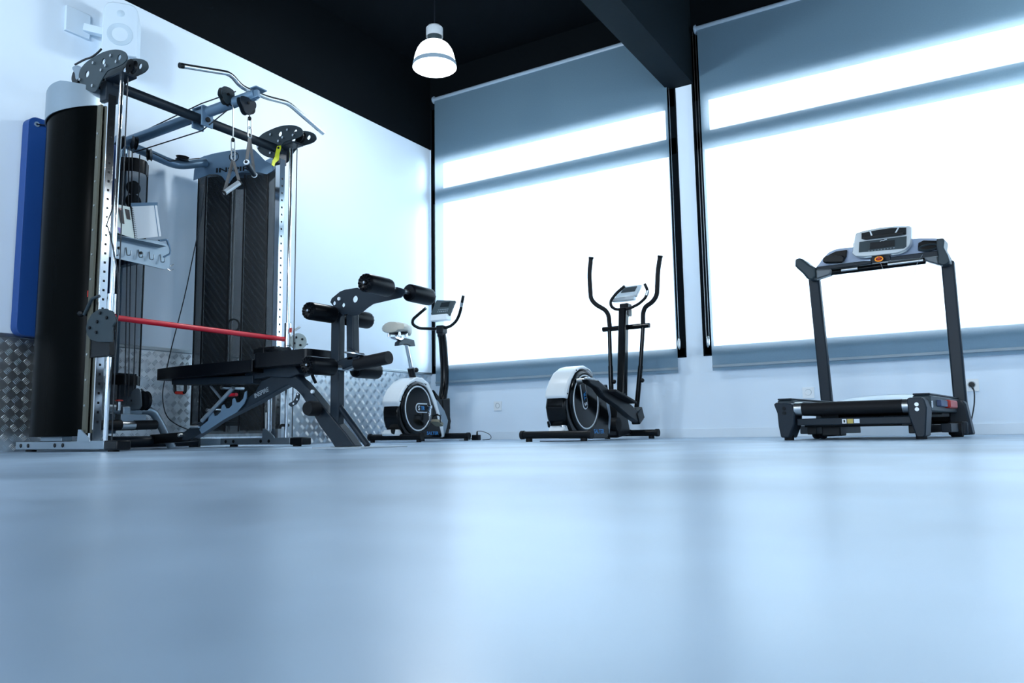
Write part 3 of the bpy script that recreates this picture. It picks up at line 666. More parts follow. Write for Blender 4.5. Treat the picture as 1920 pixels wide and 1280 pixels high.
c2_ = P(271, 751, 1, c.y-.005); a = MB(); a.lathe([(.006,-.012),(.058,-.012),(.05,0),(.058,.012),(.006,.012)], c2_, (0,1,0), 28, cap=True); part('pulley_wheel', a, BLACK, gm)
c = P(222, 783, 0, .62); d = P(270, 783, 0, .62)
a = MB(); a.box((.62, (c.y+d.y)/2, c.z), (.05, d.y-c.y, .045)); a.box((.62, c.y+.04, c.z+.03), (.035,.045,.07)); part('low_carriage', a, SILVER, gm, bev=.005)
a = MB(); e = P(223, 753, 0, .63); a.cyl(e-Vector((0,0,.05)), e, .012, 10); a.lathe([(.004,0),(.022,.004),(.022,.010),(.004,.014)], e, (0,0,1), 12, mi=1); part('pull_knob', a, [STEEL, REDP], gm)
for xa, xb in ((176,226),(252,292)):
    ca, cb = P(xa, 797, 0, .66), P(xb, 796, 0, .66); a = MB(); a.cyl(ca, cb, .0275, 24); part('foam_roller', a, RUBBER, gm)
a = MB(); ca, cb = P(224, 797, 0, .66), P(255, 797, 0, .66); a.cyl(ca, cb, .024, 20); part('roller_sleeve', a, STEEL, gm)

# sliding carriages with the red bar
for y0, near in ((YN, True), (YF, False)):
    rod = (XF+.105, y0)
    if near:
        zs0, zs1 = P(200, 580, 0, rod[0]).z, P(200, 550, 0, rod[0]).z
        a = MB(); a.cyl((*rod, zs0-.02), (*rod, zs1), .024, 24); part('carriage_sleeve', a, CHROME, gm)
        a = MB(); a.cyl((*rod, P(195, 668, 0, rod[0]).z), (*rod, P(195, 640, 0, rod[0]).z), .028, 24); part('lower_sleeve', a, CHAR, gm)
        yp2 = y0-.05
        out1 = Z(0, 440, 3.047, [(495,530),(505,490),(530,450),(570,425),(610,422),(645,438),(663,470),(660,500),(645,522),(645,612),(560,612),(520,598),(500,570)])
        out2 = Z(0, 440, 3.047, [(418,590),(430,560),(500,560),(560,590),(640,600),(640,690),(520,705),(490,700),(480,660),(450,645),(420,640)])
        a = MB(); a.plate([P(x, y, 1, yp2) for x, y in out1], (0,.008,0))
        for x, y in Z(0, 440, 3.047, [(575,447),(612,474),(558,497),(514,532),(552,557)]): q = P(x, y, 1, yp2-.004); a.cyl(q, q-Vector((0,.008,0)), .009, 10, mi=1)
        part('carriage_plate', a, [GREYP, BLACK], gm, bev=.001, label='dark grey carriage plate with bolts')
        a = MB(); a.plate([P(x, y, 1, yp2+.03) for x, y in out2], (0,.03,0)); part('carriage_block', a, BLACK, gm, bev=.003)
        for off in (0.0,):
            q = P(162, 590, 1, yp2); a = MB(); a.tube(bend([P(186,555,1,yp2), P(172,560,1,yp2), P(165,575,1,yp2), P(158,590,1,yp2)], .02), .009, 10); part('latch_lever', a, GREYP, gm)
        a = MB(); q = P(152, 588, 1, yp2); a.ell(q, (.024,.018,.018)); part('latch_knob', a, BLACK, gm)
        a = MB(); q = P(165, 551, 1, yp2+.02); a.box(q, (.018,.012,.035)); part('red_release_tab', a, REDP, gm)
    else:
        zs0, zs1 = P(540, 656, 0, rod[0]).z, P(540, 606, 0, rod[0]).z
        a = MB(); a.cyl((*rod, zs0), (*rod, zs1), .024, 24); part('carriage_sleeve', a, CHROME, gm)
        a = MB(); cs = [(*rod, zs0-.0+.004*k) for k in range(3)]
        for k in range(4): a.lathe([(.022,0),(.030,.004),(.022,.008)], (*rod, zs0-.012+k*.012), (0,0,1), 20)
        part('spring', a, STEEL, gm)
        q = P(559, 640, 0, rod[0]+.06); a = MB(); a.lathe([(.001,-.012),(.055,-.012),(.058,0),(.055,.012),(.001,.012)], q, (.75,-.65,0), 24)
        for k in range(4): u_ = Vector((.65,.75,0)).normalized(); z_ = Vector((0,0,1)); c_ = q+(u_*math.cos(k*1.57+.5)+z_*math.sin(k*1.57+.5))*.03+Vector((.75,-.65,0)).normalized()*.012; a.cyl(c_, c_+Vector((.006,-.005,0)), .008, 10, mi=1)
        part('carriage_plate', a, [mat('pale_grey_plate', (.30,.36,.36), .4, .3), BLACK], gm)
        a = MB(); a.tube(bend([P(553,634,0,XF+.16), P(551,620,0,XF+.16), P(562,613,0,XF+.16)], .01), .008, 10); a.tube([P(567,645,0,XF+.16), P(577,645,0,XF+.16)], .006, 8); part('latch_lever', a, STEEL, gm)
        a = MB(); a.box(P(545,619,0,XF+.16), (.015,.012,.03)); part('red_release_tab', a, REDP, gm)
        a = MB(); a.box(P(515, 655, 0, XF+.06), (.16,.15,.022)); a.box(P(502, 660, 0, XF+.0), (.10,.16,.035)); part('carriage_block', a, BLACK, gm, bev=.004)
ra = P(216, 595.5, 0, XF+.02); rb_ = P(534, 636, 0, XF+.02)
a = MB(); a.cyl(ra, rb_, .0165, 24); part('red_bar', a, RED, gm, label='red-coated horizontal bar')
# base hook of the far tower, label sticker
a = MB(); a.tube(bend([P(524,806,0,XF+.09), P(526,797,0,XF+.09), P(541,797,0,XF+.09)], .02), .010, 10); part('base_hook', a, BLACK, gm)
a = MB(); c = P(522, 812, 0, XF+.09); a.box(c, (.02,.03,.06)); part('base_block', a, STEEL, gm)
a = MB(); c = P(500, 795, 1, YF-.024); a.box(c, (.028,.001,.16)); part('label_sticker', a, LIGHTL, gm, label='white label sticker')
# free slack cable from the boom to the bench side
sl = [(385,335),(378,400),(362,480),(345,560),(322,650),(309,710),(305,745),(312,778),(330,795),(355,806)]
a = MB(); a.tube(smoothc([P(x, y, 1, -3.15) for x, y in sl], 4), .0035, 8); part('cable', a, CABLE, gm)
sl = [(216,335),(212,385),(201,418),(203,428),(212,465),(221,520),(223,575),(216,620)]
a = MB(); a.tube(smoothc([P(x, y, 0, XF+.14) for x, y in sl], 4), .004, 8); part('cable', a, CABLE, gm)
# hanging strap over the near top plate and black idler
a = MB(); a.tube(smoothc([P(x, y, 1, YN-.02) for x, y in ((141,121),(158,112),(172,107),(183,99),(190,92))], 4), .006, 8); part('cable_end', a, CABLE, gm)
c = P(146, 135, 1, YN+.02); a = MB(); a.lathe([(.006,-.012),(.045,-.012),(.038,0),(.045,.012),(.006,.012)], c+Vector((0,0,-.03)), (0,1,0), 20, cap=True); part('pulley_wheel', a, BLACK, gm)
a = MB(); a.plate(closedc([P(x, y, 1, YN-.0) for x, y in ((136,127),(146,123),(155,130),(150,145),(143,149),(141,138))], 3), (0,.005,0)); part('idler_plate', a, SILVER, gm)
a = MB(); a.beam(c+Vector((0,0,-.03)), Vector((XF-.10, YN, 2.07)), .02, .03); part('idler_arm', a, GREYP, gm, bev=.003)

# ------------------------------------------------------------------ lat bar resting on the boom head
xl = XF+.30
t = thing('lat_pulldown_bar', 'bent chrome pulldown bar resting on the boom head of the cable machine', 'bar', P(460, 178, 0, xl))
pp = [P(x, y, 0, xl) for x, y in ((340,123),(432,138),(452,163),(500,183),(540,193),(606,250))]
a = MB(); a.tube(bend(pp, .045, 6), .0155, 20); part('bar', a, SATIN, t)
for q, r in ((pp[0], pp[1]), ):
    d = (r-q).normalized(); a = MB(); a.cyl(q-d*.012, q+d*.012, .0165, 20); part('end_cap', a, BLACK, t)
c = P(474, 178, 0, xl); a = MB(); a.box(c-Vector((0,0,.012)), (.035,.05,.03)); part('eye_plate', a, CHROME, t, bev=.004)

# ------------------------------------------------------------------ stirrup handles on carabiners
def carabiner(p, q, t, r=.0035):                      # snap hook between two points
    d = (q-p); L = d.length; d.normalize(); s_ = Vector((0,1,0)); s_ = (s_-d*s_.dot(d)).normalized(); w_ = .013
    a = MB(); a.tube(bend([p+s_*w_, p-s_*w_, q-s_*w_, q+s_*w_], .012, 5, closed=True), r, 8, closed=True); part('carabiner', a, STEEL, t)
def handle(label, top, cable_top, ring, ga, gb, k, mt):
    t = thing('pull_stirrup', label, 'handle', ring)
    a = MB(); a.tube([cable_top, top], .0035, 8); part('cable', a, STEEL if k else CABLE, t, label='pale cable' if k else None)
    a = MB(); a.ell(top, (.012,.012,.014)); part('cable_stop', a, BLACK, t)
    mid = top.lerp(ring, .45); carabiner(top, mid+Vector((0,0,-.01)), t); carabiner(mid, ring, t, .004)
    for g in (ga, gb):
        a = MB(); d = (g-ring).normalized(); sd = d.cross(Vector((1,0,0))).normalized(); a.beam(ring, g, .003, .022, up=sd); part('strap', a, WEB, t)
    a = MB(); a.cyl(ga, gb, .0165, 24); part('grip', a, mt, t)
    d = (gb-ga).normalized()
    for g, s_ in ((ga, -1), (gb, 1)):
        a = MB(); a.lathe([(.010,-.005),(.0165,-.005),(.0185,0),(.0165,.005),(.010,.005)], g, d, 24); part('grip_ring', a, LIGHTL if not k else BLACK, t)
XH = XF+.24
handle('pale stirrup handle with strap hanging left under the boom head', P(437,262,0,XH), P(437,182,0,XH), P(437,300,0,XH), P(420,362,0,XH+.0), P(449,342,0,XH+.02), 1, SPLAS)
XH = XF+.34
handle('dark stirrup handle hanging right under the boom head', P(468,222,0,XH), P(468,200,0,XH), P(468,258,0,XH), P(462,304,0,XH+.05), P(477,328,0,XH-.03), 0, CHAR)
# yellow tag
c = P(519, 290, 0, XF+.06)
t = thing('yellow_tag', 'small yellow plastic wrench tag hanging at the far tower top', 'tag', c)
q = [P(x, y, 0, XF+.06) for x, y in Z(320, 90, 3.878, [(775,712),(800,708),(803,725),(790,770),(785,815),(760,835),(752,862),(735,850),(740,820),(757,790),(765,750)])]
a = MB(); a.plate(q, (.004,0,0)); a.cyl(P(522,277,0,XF+.064), P(522,277,0,XF+.068), .008, 10, mi=1); part('tag_body', a, [YELL, BLACK], t)

# ------------------------------------------------------------------ booklets on the rack shelf
def leaf(quad, x, th=.004): return [P(px, py, 0, x) for px, py in quad]
sz0 = 0
t = thing('spiral_notebook', 'open spiral-bound exercise booklet standing on the rack, photos on its left page', 'book', P(248, 440, 0, XS+.03))
xb = XS+.075
L_ = [P(214,382,0,xb+.03), P(243,388,0,xb-.02), P(252,448,0,xb-.02), P(219,436,0,xb+.03)]
R_ = [P(247,387,0,xb-.02), P(294,385,0,xb+.02), P(302,443,0,xb+.02), P(254,448,0,xb-.02)]
for nm, q, m_ in (('left_page', L_, PRINT), ('right_page', R_, PAPER)):
    n_ = (q[1]-q[0]).cross(q[3]-q[0]).normalized(); n_ = n_ if n_.x > 0 else -n_
    a = MB(); a.plate(q, n_*.004); pg = part(nm, a, m_, t)
    if nm == 'left_page':
        def at(u, v): return (q[0].lerp(q[1], u)).lerp(q[3].lerp(q[2], u), v)+n_*.0035
        for (u0, v0, u1, v1, mm) in ((.18,.12,.50,.62,INK),(.22,.10,.48,.22,PINKP),(.62,.10,.92,.42,INK),(.02,.12,.08,.5,INK),(.05,.8,.22,.98,VIOLET)):
            b = MB(); b.plate([at(u0,v0), at(u1,v0), at(u1-.02,v1), at(u0+.06,v1)], n_*.0006); part('printed_photo', b, mm, pg)
    else:
        b = MB(); b.plate([q[0]-n_*.004+Vector((0,-.005,.022)), q[1]-n_*.004+Vector((0,.006,.022)), q[1]-n_*.004+Vector((0,.006,-.0)), q[0]-n_*.004+Vector((0,-.005,0))], n_*.003); part('binder_edge', b, BLUEG, pg)
        b = MB(); b.plate([q[0].lerp(q[1],.88)+n_*.003, q[0].lerp(q[1],.91)+n_*.003, q[3].lerp(q[2],.91)+n_*.003, q[3].lerp(q[2],.88)+n_*.003], n_*.001); part('binder_edge', b, BLUEG, pg)
a = MB()
for k in range(15):
    c = L_[1].lerp(L_[2], (k+.5)/15)+Vector((.004,.008,0)); a.tube([c+Vector((.0,.009*math.cos(w_),0))+Vector((.009*math.sin(w_),0,0)) for w_ in [j*PI/4 for j in range(8)]], .0012, 5, closed=True)
part('spiral_binding', a, BLACK, t)
t = thing('document_stack', 'stack of white booklets standing on the rack behind the guide rod', 'book', P(196, 410, 0, XS+.0))
for k, (xa, xb2, dx) in enumerate(((190, 204, 0), (196, 208, .012), (203, 213, .024))):
    q = [P(xa, 377+k*3, 0, XS+.055+dx), P(xb2, 379+k*3, 0, XS+.055+dx), P(xb2+2, 438, 0, XS+.055+dx), P(xa, 435, 0, XS+.055+dx)]
    a = MB(); a.plate(q, (.005,0,0)); part('booklet', a, PAPER, t)
# ================================================================== WEIGHT BENCH with leg developer
YB0 = YM                                              # long axis of the bench
bn = thing('weight_bench', 'black padded weight bench with leg extension rollers in front of the cable machine', 'weight bench', (1.2, YB0, 0))
def B(x, y, off=0.0): return P(x, y, 1, YB0+off)
z4 = lambda pts: Z(260, 480, 3.368, pts)
z5 = lambda pts: Z(540, 480, 3.37, pts)
def seq(f, off): return [B(x, y, off) for x, y in f]
# pads
HW = .145
a = MB(); pf = seq(z4([(118,708),(150,697),(350,672),(690,648),(703,652),(703,740),(695,755),(180,775),(125,768)]), -HW)
x0, x1 = B(294, 690, -.08).x, pf[4].x; zt = (pf[4].z+pf[0].z)/2; zb = zt-.068
outl = [(x0+.02, -.09),(x0, -.05),(x0,.05),(x0+.02,.09),(x0+.10,.115),(x0+.35,HW),(x1-.02,HW),(x1,HW-.02),(x1,-HW+.02),(x1-.02,-HW),(x0+.35,-HW),(x0+.10,-.115)]
a.plate([(x, YB0+y, (zt+zb)/2) for x, y in [(v.x, v.y) for v in closedc([Vector((q[0], q[1], 0)) for q in outl], 3)]], (0,0,zt-zb)); bp = part('backrest_pad', a, VINYL, bn, bev=.024, label='long black vinyl back pad')
bpt = zb
q = seq(z4([(712,616),(1015,608),(1030,690),(700,715)]), -HW)
sx0, sx1 = q[0].x, q[1].x+.06; st = q[0].z
a = MB(); a.rbox(((sx0+sx1)/2, YB0, st-.04), (sx1-sx0, HW*2, .08), .04, 6); part('seat_pad', a, VINYL, bn, bev=.018)
# pad frames
a = MB(); f = seq(z4([(205,770),(720,752),(720,803),(208,812)]), -.06); f = [v+Vector((0,.06,0)) for v in f]; a.plate(f, (0,.12,0)); part('backrest_frame', a, CHAR, bn, bev=.004)
a = MB(); f = seq(z4([(700,700),(1020,680),(1060,745),(990,770),(860,765),(720,790)]), 0); a.plate(f, (0,.10,0)); part('seat_frame', a, CHAR, bn, bev=.004)
a = MB(); f = seq(z4([(228,812),(230,862),(293,862),(295,812)]), -.03); a.tube(bend(f, .012), .009, 10); hd = part('rear_handle', a, BLACK, bn)
a = MB(); a.cyl(f[1]+Vector((.012,0,-.001)), f[2]-Vector((.012,0,.001)), .0105, 12); part('handle_grip', a, REDP, hd, label='red underside of the handle')
# main arched beam with front leg
up = z4([(300,1118),(375,1065),(470,1010),(590,960),(690,915),(760,860),(800,790),(870,755),(1020,750)]) + z5([(92,775),(120,795),(180,865),(240,940),(330,1050),(395,1125),(450,1200)])
lo = z5([(320,1205),(285,1150),(230,1080),(170,975),(110,880),(75,845),(30,815)]) + z4([(960,818),(900,850),(760,930),(640,990),(520,1050),(430,1110),(340,1165),(298,1160)])
a = MB(); a.plate(seq(up+lo, 0), (0, .062, 0)); mbm = part('main_beam', a, CHAR, bn, bev=.006, label='charcoal arched main beam')
# lower face strip catching light (grey) - thicker bottom flange
fl = z4([(960,818),(900,850),(760,930),(640,990),(520,1050),(430,1110)])
a = MB(); o = B(*z4([(733,897)])[0], -.0325); e = B(*z4([(822,852)])[0], -.0325); U = e-o
wd = textmb(MB(), 'INSPIRE', (0,0,0), (1,0,0), (0,1,0), 1.0); textmb(a, 'INSPIRE', o, U, U.cross(Vector((0,-1,0))) if False else Vector((-U.z, 0, U.x)), U.length/wd*1.0, sx=1.0); part('lettering', a, GREYL, mbm, label='grey INSPIRE lettering')
# ladder plate with hooked notches, struts
lad = z4([(385,1095),(395,1075),(440,1040),(450,1000),(470,985),(480,1010),(500,1005),(520,985),(528,945),(540,935),(552,962),(575,960),(592,940),(594,905),(606,895),(616,925),(640,922),(662,900),(672,860),(684,850),(682,895),(668,930),(620,985),(540,1030),(440,1095),(400,1120)])
a = MB(); a.plate(seq(lad, -.045), (0,.006,0)); a.plate(seq(lad, .045), (0,.006,0)); part('adjustment_ladder', a, BLUEG, bn, label='notched backrest ladder plates')
for off in (-.055, .055):
    a = MB(); s_ = seq(z4([(400,1040),(598,832)]), off); a.cyl(s_[0], s_[1], .0125, 12); part('support_strut', a, SILVER, bn, bev=.0)
a = MB(); s_ = B(*z4([(592,832)])[0], 0); a.cyl(s_-Vector((0,.08,0)), s_+Vector((0,.08,0)), .011, 14); s_ = B(*z4([(492,972)])[0], 0); a.cyl(s_-Vector((0,.07,0)), s_+Vector((0,.07,0)), .010, 14); part('cross_pin', a, STEEL, bn)
a = MB(); s_ = seq(z4([(455,820),(520,900),(560,880)]), .03); a.tube(s_, .008, 10); hd = part('pull_lever', a, SILVER, bn)
a = MB(); s_ = seq(z4([(565,876),(618,874)]), .03); a.cyl(s_[0], s_[1], .011, 14); part('lever_grip', a, RED, hd, label='red lever grip')
# rear foot
xr = B(285, 825).x
a = MB(); ya, yb2 = P(287, 826, 0, xr).y, P(425, 828, 0, xr+.0).y
ya = YB0-.30; yb2 = YB0+.30
a.cyl((xr+.03, ya, .047), (xr+.03, yb2, .047), .035, 24); part('rear_foot_tube', a, CHAR, bn, label='black rear stabiliser tube')
a = MB(); a.plate([(xr-.045, ya-.01, .004),(xr-.01, ya-.01, .082),(xr+.055, ya-.01, .086),(xr+.06, ya-.01, .004)], (0,.02,0)); part('foot_end_plate', a, GREYP, bn, bev=.003)
a = MB(); a.plate([(xr-.045, yb2+.01, .004),(xr-.01, yb2+.01, .082),(xr+.055, yb2+.01, .086),(xr+.06, yb2+.01, .004)], (0,.02,0)); part('foot_end_plate', a, GREYP, bn, bev=.003)
a = MB(); s_ = B(*z4([(315,1140)])[0]); a.beam((xr+.02, YB0, .06), (s_.x+.06, YB0, .075), .06, .06); a.cyl((s_.x-.02, YB0-.06, s_.z+.01), (s_.x-.02, YB0+.06, s_.z+.01), .012, 12, mi=1); part('rear_bracket', a, [BLACK, STEEL], bn, bev=.004)
a = MB(); s_ = B(*z4([(330,1075)])[0], -.08); a.cyl(s_, s_+Vector((.05,.02,0)), .011, 12); part('lock_pin', a, STEEL, bn)
# front foot plate, brace, upright
fx0, fx1 = B(632, 838).x, B(722, 838).x
a = MB(); a.box(((fx0+fx1)/2, YB0, .004), (fx1-fx0, .36, .008)); part('front_foot_plate', a, STEEL, bn, bev=.001)
a = MB(); s_ = seq(z5([(322,945),(505,1198)]), 0); s_[1].z = .012; a.cyl(s_[0], s_[1], .0165, 18); part('brace', a, CHAR, bn)
pu = seq(z5([(313,360),(313,1080)]), 0); xu = (pu[0].x+pu[1].x)/2
a = MB(); a.box((xu, YB0, (pu[0].z+pu[1].z)/2), (.062, .045, pu[0].z-pu[1].z)); part('front_upright', a, CHAR, bn, bev=.005, label='vertical charcoal post')
# curved crank bracket with holes
cb = z5([(62,862),(74,872),(70,905),(52,935),(22,952),(6,940),(8,930),(36,915),(50,890),(56,865)])
a = MB(); a.plate(seq(cb, -.05), (0,.006,0)); 
for x, y in z5([(62,872),(58,905),(35,932)]): q = B(x, y, -.054); a.cyl(q, q-Vector((0,.002,0)), .0055, 8, mi=1)
part('range_bracket', a, [CHAR, LIGHTL], bn)
q = B(*z5([(148,962)])[0], -.10); a = MB(); a.lathe([(.001,-.03),(.036,-.03),(.040,-.015),(.040,.04),(.012,.05),(.012,.10),(.001,.10)], q, (0,1,0), 24); part('wheel_knob', a, RUBBER, bn)
q = B(*z5([(160,856)])[0], -.034); a = MB(); a.cyl(q, q-Vector((0,.012,0)), .010, 12); part('bolt', a, LIGHTL, bn)
q = B(*z5([(175,800)])[0], -.03); a = MB(); a.tube([q, q+Vector((0,-.02,.03)), q+Vector((.005,-.03,.04))], .009, 10); part('pin_handle', a, BLACK, bn)
# leg developer plates
arm = z5([(270,292),(278,268),(330,225),(362,212),(440,200),(470,215),(560,235),(690,195),(740,210),(742,232),(715,262),(600,288),(540,302),(505,325),(475,350),(440,372),(405,376),(372,365),(350,372),(316,350),(300,330)])
for off in (-.028, .028):
    hs = [circ(B(*z5([(x, y)])[0], off), r, (1,0,0), (0,0,1), 14) for x, y, r in ((426,272,.019),(294,298,.012),(352,310,.012))]
    a = MB(); a.plate(seq(arm, off), (0,.006,0), hs); q = B(*z5([(326,270)])[0], off-.004); a.cyl(q, q-Vector((0,.008,0)), .010, 12, mi=1); part('pivot_plate', a, [CHAR, LIGHTL], bn, label='curved dark plate with round holes')
pv = seq(z5([(408,370),(412,625)]), 0)
a = MB(); a.beam(pv[0], pv[1]+Vector((0,0,-.03)), .048, .050, up=(0,1,0)); part('swing_arm', a, CHAR, bn, bev=.005)
a = MB(); q = seq(z5([(325,700),(470,640)]), 0); a.beam(q[0], q[1], .05, .055); part('lower_arm', a, CHAR, bn, bev=.006)
q = B(*z5([(430,620)])[0], 0); a = MB(); a.lathe([(.02,-.003),(.062,-.003),(.062,.003),(.02,.003)], q, (.15,.1,1), 28); part('stop_disc', a, STEEL, bn)
a = MB(); q = seq(z5([(470,668),(638,640)]), 0); q[0].y -= .0; q[1].y -= .0
a.cyl(q[0]+Vector((-.04,0,-.01)), q[1], .034, 28); part('weight_peg', a, RUBBER, bn, label='black plate-loading peg')
a = MB(); a.plate(seq(z5([(385,605),(395,578),(430,600),(460,625),(440,640),(400,640)]), -.02), (0,.03,0)); part('peg_bracket', a, CHAR, bn, bev=.003)
# rollers: (near end face px, mid-plane px)
def roller_pair(mid, rad, near_px, name='foam_roller'):
    c = B(*mid); yn = P(*near_px, 0, c.x).y; hl = min(max(YB0-yn, .20), .30)
    a = MB(); a.cyl((c.x, YB0-hl+.01, c.z), (c.x, YB0+hl-.01, c.z), .0125, 14); part('roller_axle', a, STEEL, bn)
    for s_ in (-1, 1):
        y0, y1 = YB0+s_*hl, YB0+s_*(hl-.185); d = Vector((0, -s_, 0))
        pr = [(.001,.010),(rad*.45,.010),(rad*.62,.004),(rad*.86,.0),(rad*.97,.008),(rad,.020),(rad,.165),(rad*.96,.178),(rad*.8,.185),(.013,.185)]
        a = MB(); a.lathe(pr, (c.x, y0, c.z), d, 32)
        for k in range(14):                            # gathered pleats at the end
            q = 2*PI*k/14; u = Vector((math.cos(q), 0, math.sin(q))); p0_ = Vector((c.x, y0, c.z)); a.tube([p0_+u*rad*.52-d*.002, p0_+u*rad*.74-d*.0035, p0_+u*rad*.93+d*.004], [.002,.0042,.002], 6)
        part(name, a, VINYL, bn, label='black vinyl foam roller')
        a = MB(); p0_ = Vector((c.x, y0, c.z)); a.lathe([(.001,-.006),(.006,-.005),(.0075,0),(.0078,.010)], p0_, d, 14); part('roller_bolt', a, STEEL, bn)
    return c, hl
r1 = roller_pair((637,592), .047, (577,582))
r2 = roller_pair((748,544), .047, (683,530))
r3 = roller_pair((645,690), .047, (575,681))
print('rollers', r1, r2, r3, 'bench', xr, fx0, fx1, xu, st)
a = MB(); a.beam(r2[0]+Vector((-.05,0,-.0)), B(*z5([(600,250)])[0]), .05, .05, up=(0,0,1)); part('roller_bracket', a, CHAR, bn, bev=.004)

# ================================================================== shared frame helpers for the cardio machines
class Obj:
    def __init__(s, fr, t): s.fr = fr; s.t = t
    def mb(s): return MB(s.fr.M)
    def p(s, px, py, ax, v): return s.fr.h(px, py, ax, v)
    def part(s, name, mb, m, parent=None, **k): return part(name, mb, m, parent or s.t, **k)

def flywheel_body(o, X, zf, W, rot_badge=0, rotend=None):
    """side shell of bike / elliptical traced in the local plane x=X; zf maps zoom points to pixels; W full width"""
    pass

# ================================================================== EXERCISE BIKE
fb = Frame(.609, -1.124, 3.5)
bk_ = thing('exercise_bike', 'black and white upright exercise bike with cream saddle in the room corner', 'exercise bike', fb.loc, fb.rz)
K = Obj(fb, bk_); XS_ = .10
z8 = lambda pts: Z(680, 540, 4.267, pts)
def S(pts, x): return [K.p(px, py, 0, x) for px, py in z8(pts)]
body = [(304,860),(335,805),(378,755),(430,725),(480,730),(525,775),(556,840),(586,910),(618,1040),(640,1130),(638,1190),(620,1205),(400,1205),(335,1170),(300,1110),(286,1050),(282,985),(290,930)]
a = K.mb(); a.plate([v-Vector((.080,0,0)) for v in S(body, .078)], (.160,0,0)); sh = K.part('body_shell', a, GLOSSK, bev=.02, label='black moulded flywheel housing')
# white crescent cowl over the top
cowl = [(188,850),(215,800),(260,750),(320,712),(395,700),(455,705),(510,735),(550,800),(585,900),(618,1010),(645,1110),(655,1190),(640,1195),(622,1110),(590,980),(560,890),(520,800),(480,755),(420,738),(370,750),(330,785),(300,850),(285,910),(250,955),(215,945),(200,910)]
cowl = [(283,908),(296,860),(326,800),(372,745),(430,713),(482,716),(532,760),(563,830),(593,900),(622,1010),(647,1110),(655,1190),(642,1195),(622,1110),(590,985),(558,892),(518,805),(480,760),(428,745),(380,773),(340,822),(318,872),(306,920),(296,950)]
a = K.mb(); a.plate([v-Vector((.086,0,0)) for v in S(cowl, .086)], (.172,0,0)); K.part('white_cowl', a, WPLAS, bev=.010, label='white top cowl')
top = [(188,850),(215,800),(260,750),(320,712),(395,700),(455,705),(500,728)]
for x, y in ((300,905),(358,780)):
    q = K.p(*z8([(x, y)])[0], 0, .094); a = K.mb(); a.cyl(q, q+Vector((.003,0,0)), .006, 10); K.part('screw', a, BLACK)
# raised disc with light ring
cc = K.p(*z8([(440,962)])[0], 0, .09); cc.x = 0
def disc(o, cc, X, R, ringr, rw):
    a = o.mb(); a.lathe([(R*1.0,-.02),(R,.004),(R*.965,.012),(R*.90,.014),(.001,.014)], (X, cc.y, cc.z), (1,0,0), 56); o.part('flywheel_cover', a, GLOSSK, label='round gloss black side cover')
    a = o.mb(); a.lathe([(ringr-rw,.013),(ringr-rw*.8,.0175),(ringr-rw*.2,.0175),(ringr,.013)], (X, cc.y, cc.z), (1,0,0), 64); o.part('accent_ring', a, SILVERL, label='thin silver accent ring')
SILVERL = mat('light_silver_trim', (.62,.68,.72), .3, .2)
disc(K, cc, .082, .232, .197, .014)
# badge
def badge(o, cc, X, ang, ln=.13, rad=.042):
    R_ = Matrix.Rotation(ang, 3, 'X'); f = lambda u, v: Vector((X, cc.y, cc.z)) + R_ @ Vector((0, u, v))
    outl = [(rad*math.cos(q*PI/10)-.0, rad*math.sin(q*PI/10)) for q in range(5, 16)]; pts = [(u, v) for u, v in outl]+[(ln, -rad), (ln, rad)]
    inn = [(u*.76 if u < 0 else u-.0, v*.76) for u, v in outl]+[(ln, -rad*.76), (ln, rad*.76)]
    a = o.mb(); a.plate([f(u, v) for u, v in pts], (.004,0,0)); bd = o.part('badge', a, SILVERL, label='silver looped badge')
    a = o.mb(); a.plate([f(u, v)+Vector((.003,0,0)) for u, v in [(x, y) for x, y in inn]], (.004,0,0)); o.part('badge_face', a, BLACK, parent=bd)
    a = o.mb(); w_ = textmb(a, 'S', f(-.012,-.019)+Vector((.006,0,0)), R_ @ Vector((0,1,0)), R_ @ Vector((0,0,1)), .055); o.part('lettering', a, LIGHTL, parent=bd, label='white letter S')
    a = o.mb(); textmb(a, 'TR', f(.030,-.017)+Vector((.006,0,0)), R_ @ Vector((0,1,0)), R_ @ Vector((0,0,1)), .046); o.part('lettering', a, BLUEL, parent=bd, label='blue letters TR')
bc = K.p(*z8([(447,958)])[0], 0, .10)
badge(K, bc, .099, 0)
def salter(o, a0, a1, X, mb_par, ht):
    U = (a1-a0); a = o.mb(); w_ = textmb(MB(), 'SALTER', (0,0,0), (1,0,0), (0,1,0), 1.0); V = Vector((0, -U.z, U.y)); textmb(a, 'SALTER', a0, U, V, ht, sx=U.length/(w_*ht)); o.part('lettering', a, BLUEL, parent=mb_par, label='blue SALTER lettering')
salter(K, K.p(*z8([(513,1172)])[0], 0, .078), K.p(*z8([(606,1172)])[0], 0, .078), .078, sh, .040)
# grey side wedge at the front, front fork cover
for s_ in (1, -1):
    a = K.mb(); a.plate(S([(568,875),(600,905),(650,980),(680,1060),(668,1120),(648,1190),(640,1190),(610,1060)], s_*.045), (.012,0,0)); K.part('side_wedge', a, SILVER, bev=.002)
a = K.mb(); a.plate(S([(545,815),(610,900),(670,1000),(682,1065),(660,1180),(640,1200),(600,1060),(570,900)], 0), (.070,0,0)); K.part('front_cover', a, GLOSSK, bev=.004)
# main post (curved), lower bracket
pp = S([(625,1120),(640,960),(640,880),(655,760),(655,640),(648,520),(640,420),(632,370)], 0)
a = K.mb(); sp_ = smoothc(pp, 4)
for i in range(len(sp_)-1): pass
a.tube(sp_, .040, 12); K.part('console_post', a, GLOSSK, label='curved black console post')
a = K.mb(); a.plate(S([(612,890),(668,880),(672,1130),(625,1130)], 0), (.085,0,0)); K.part('post_bracket', a, BLACK, bev=.008)
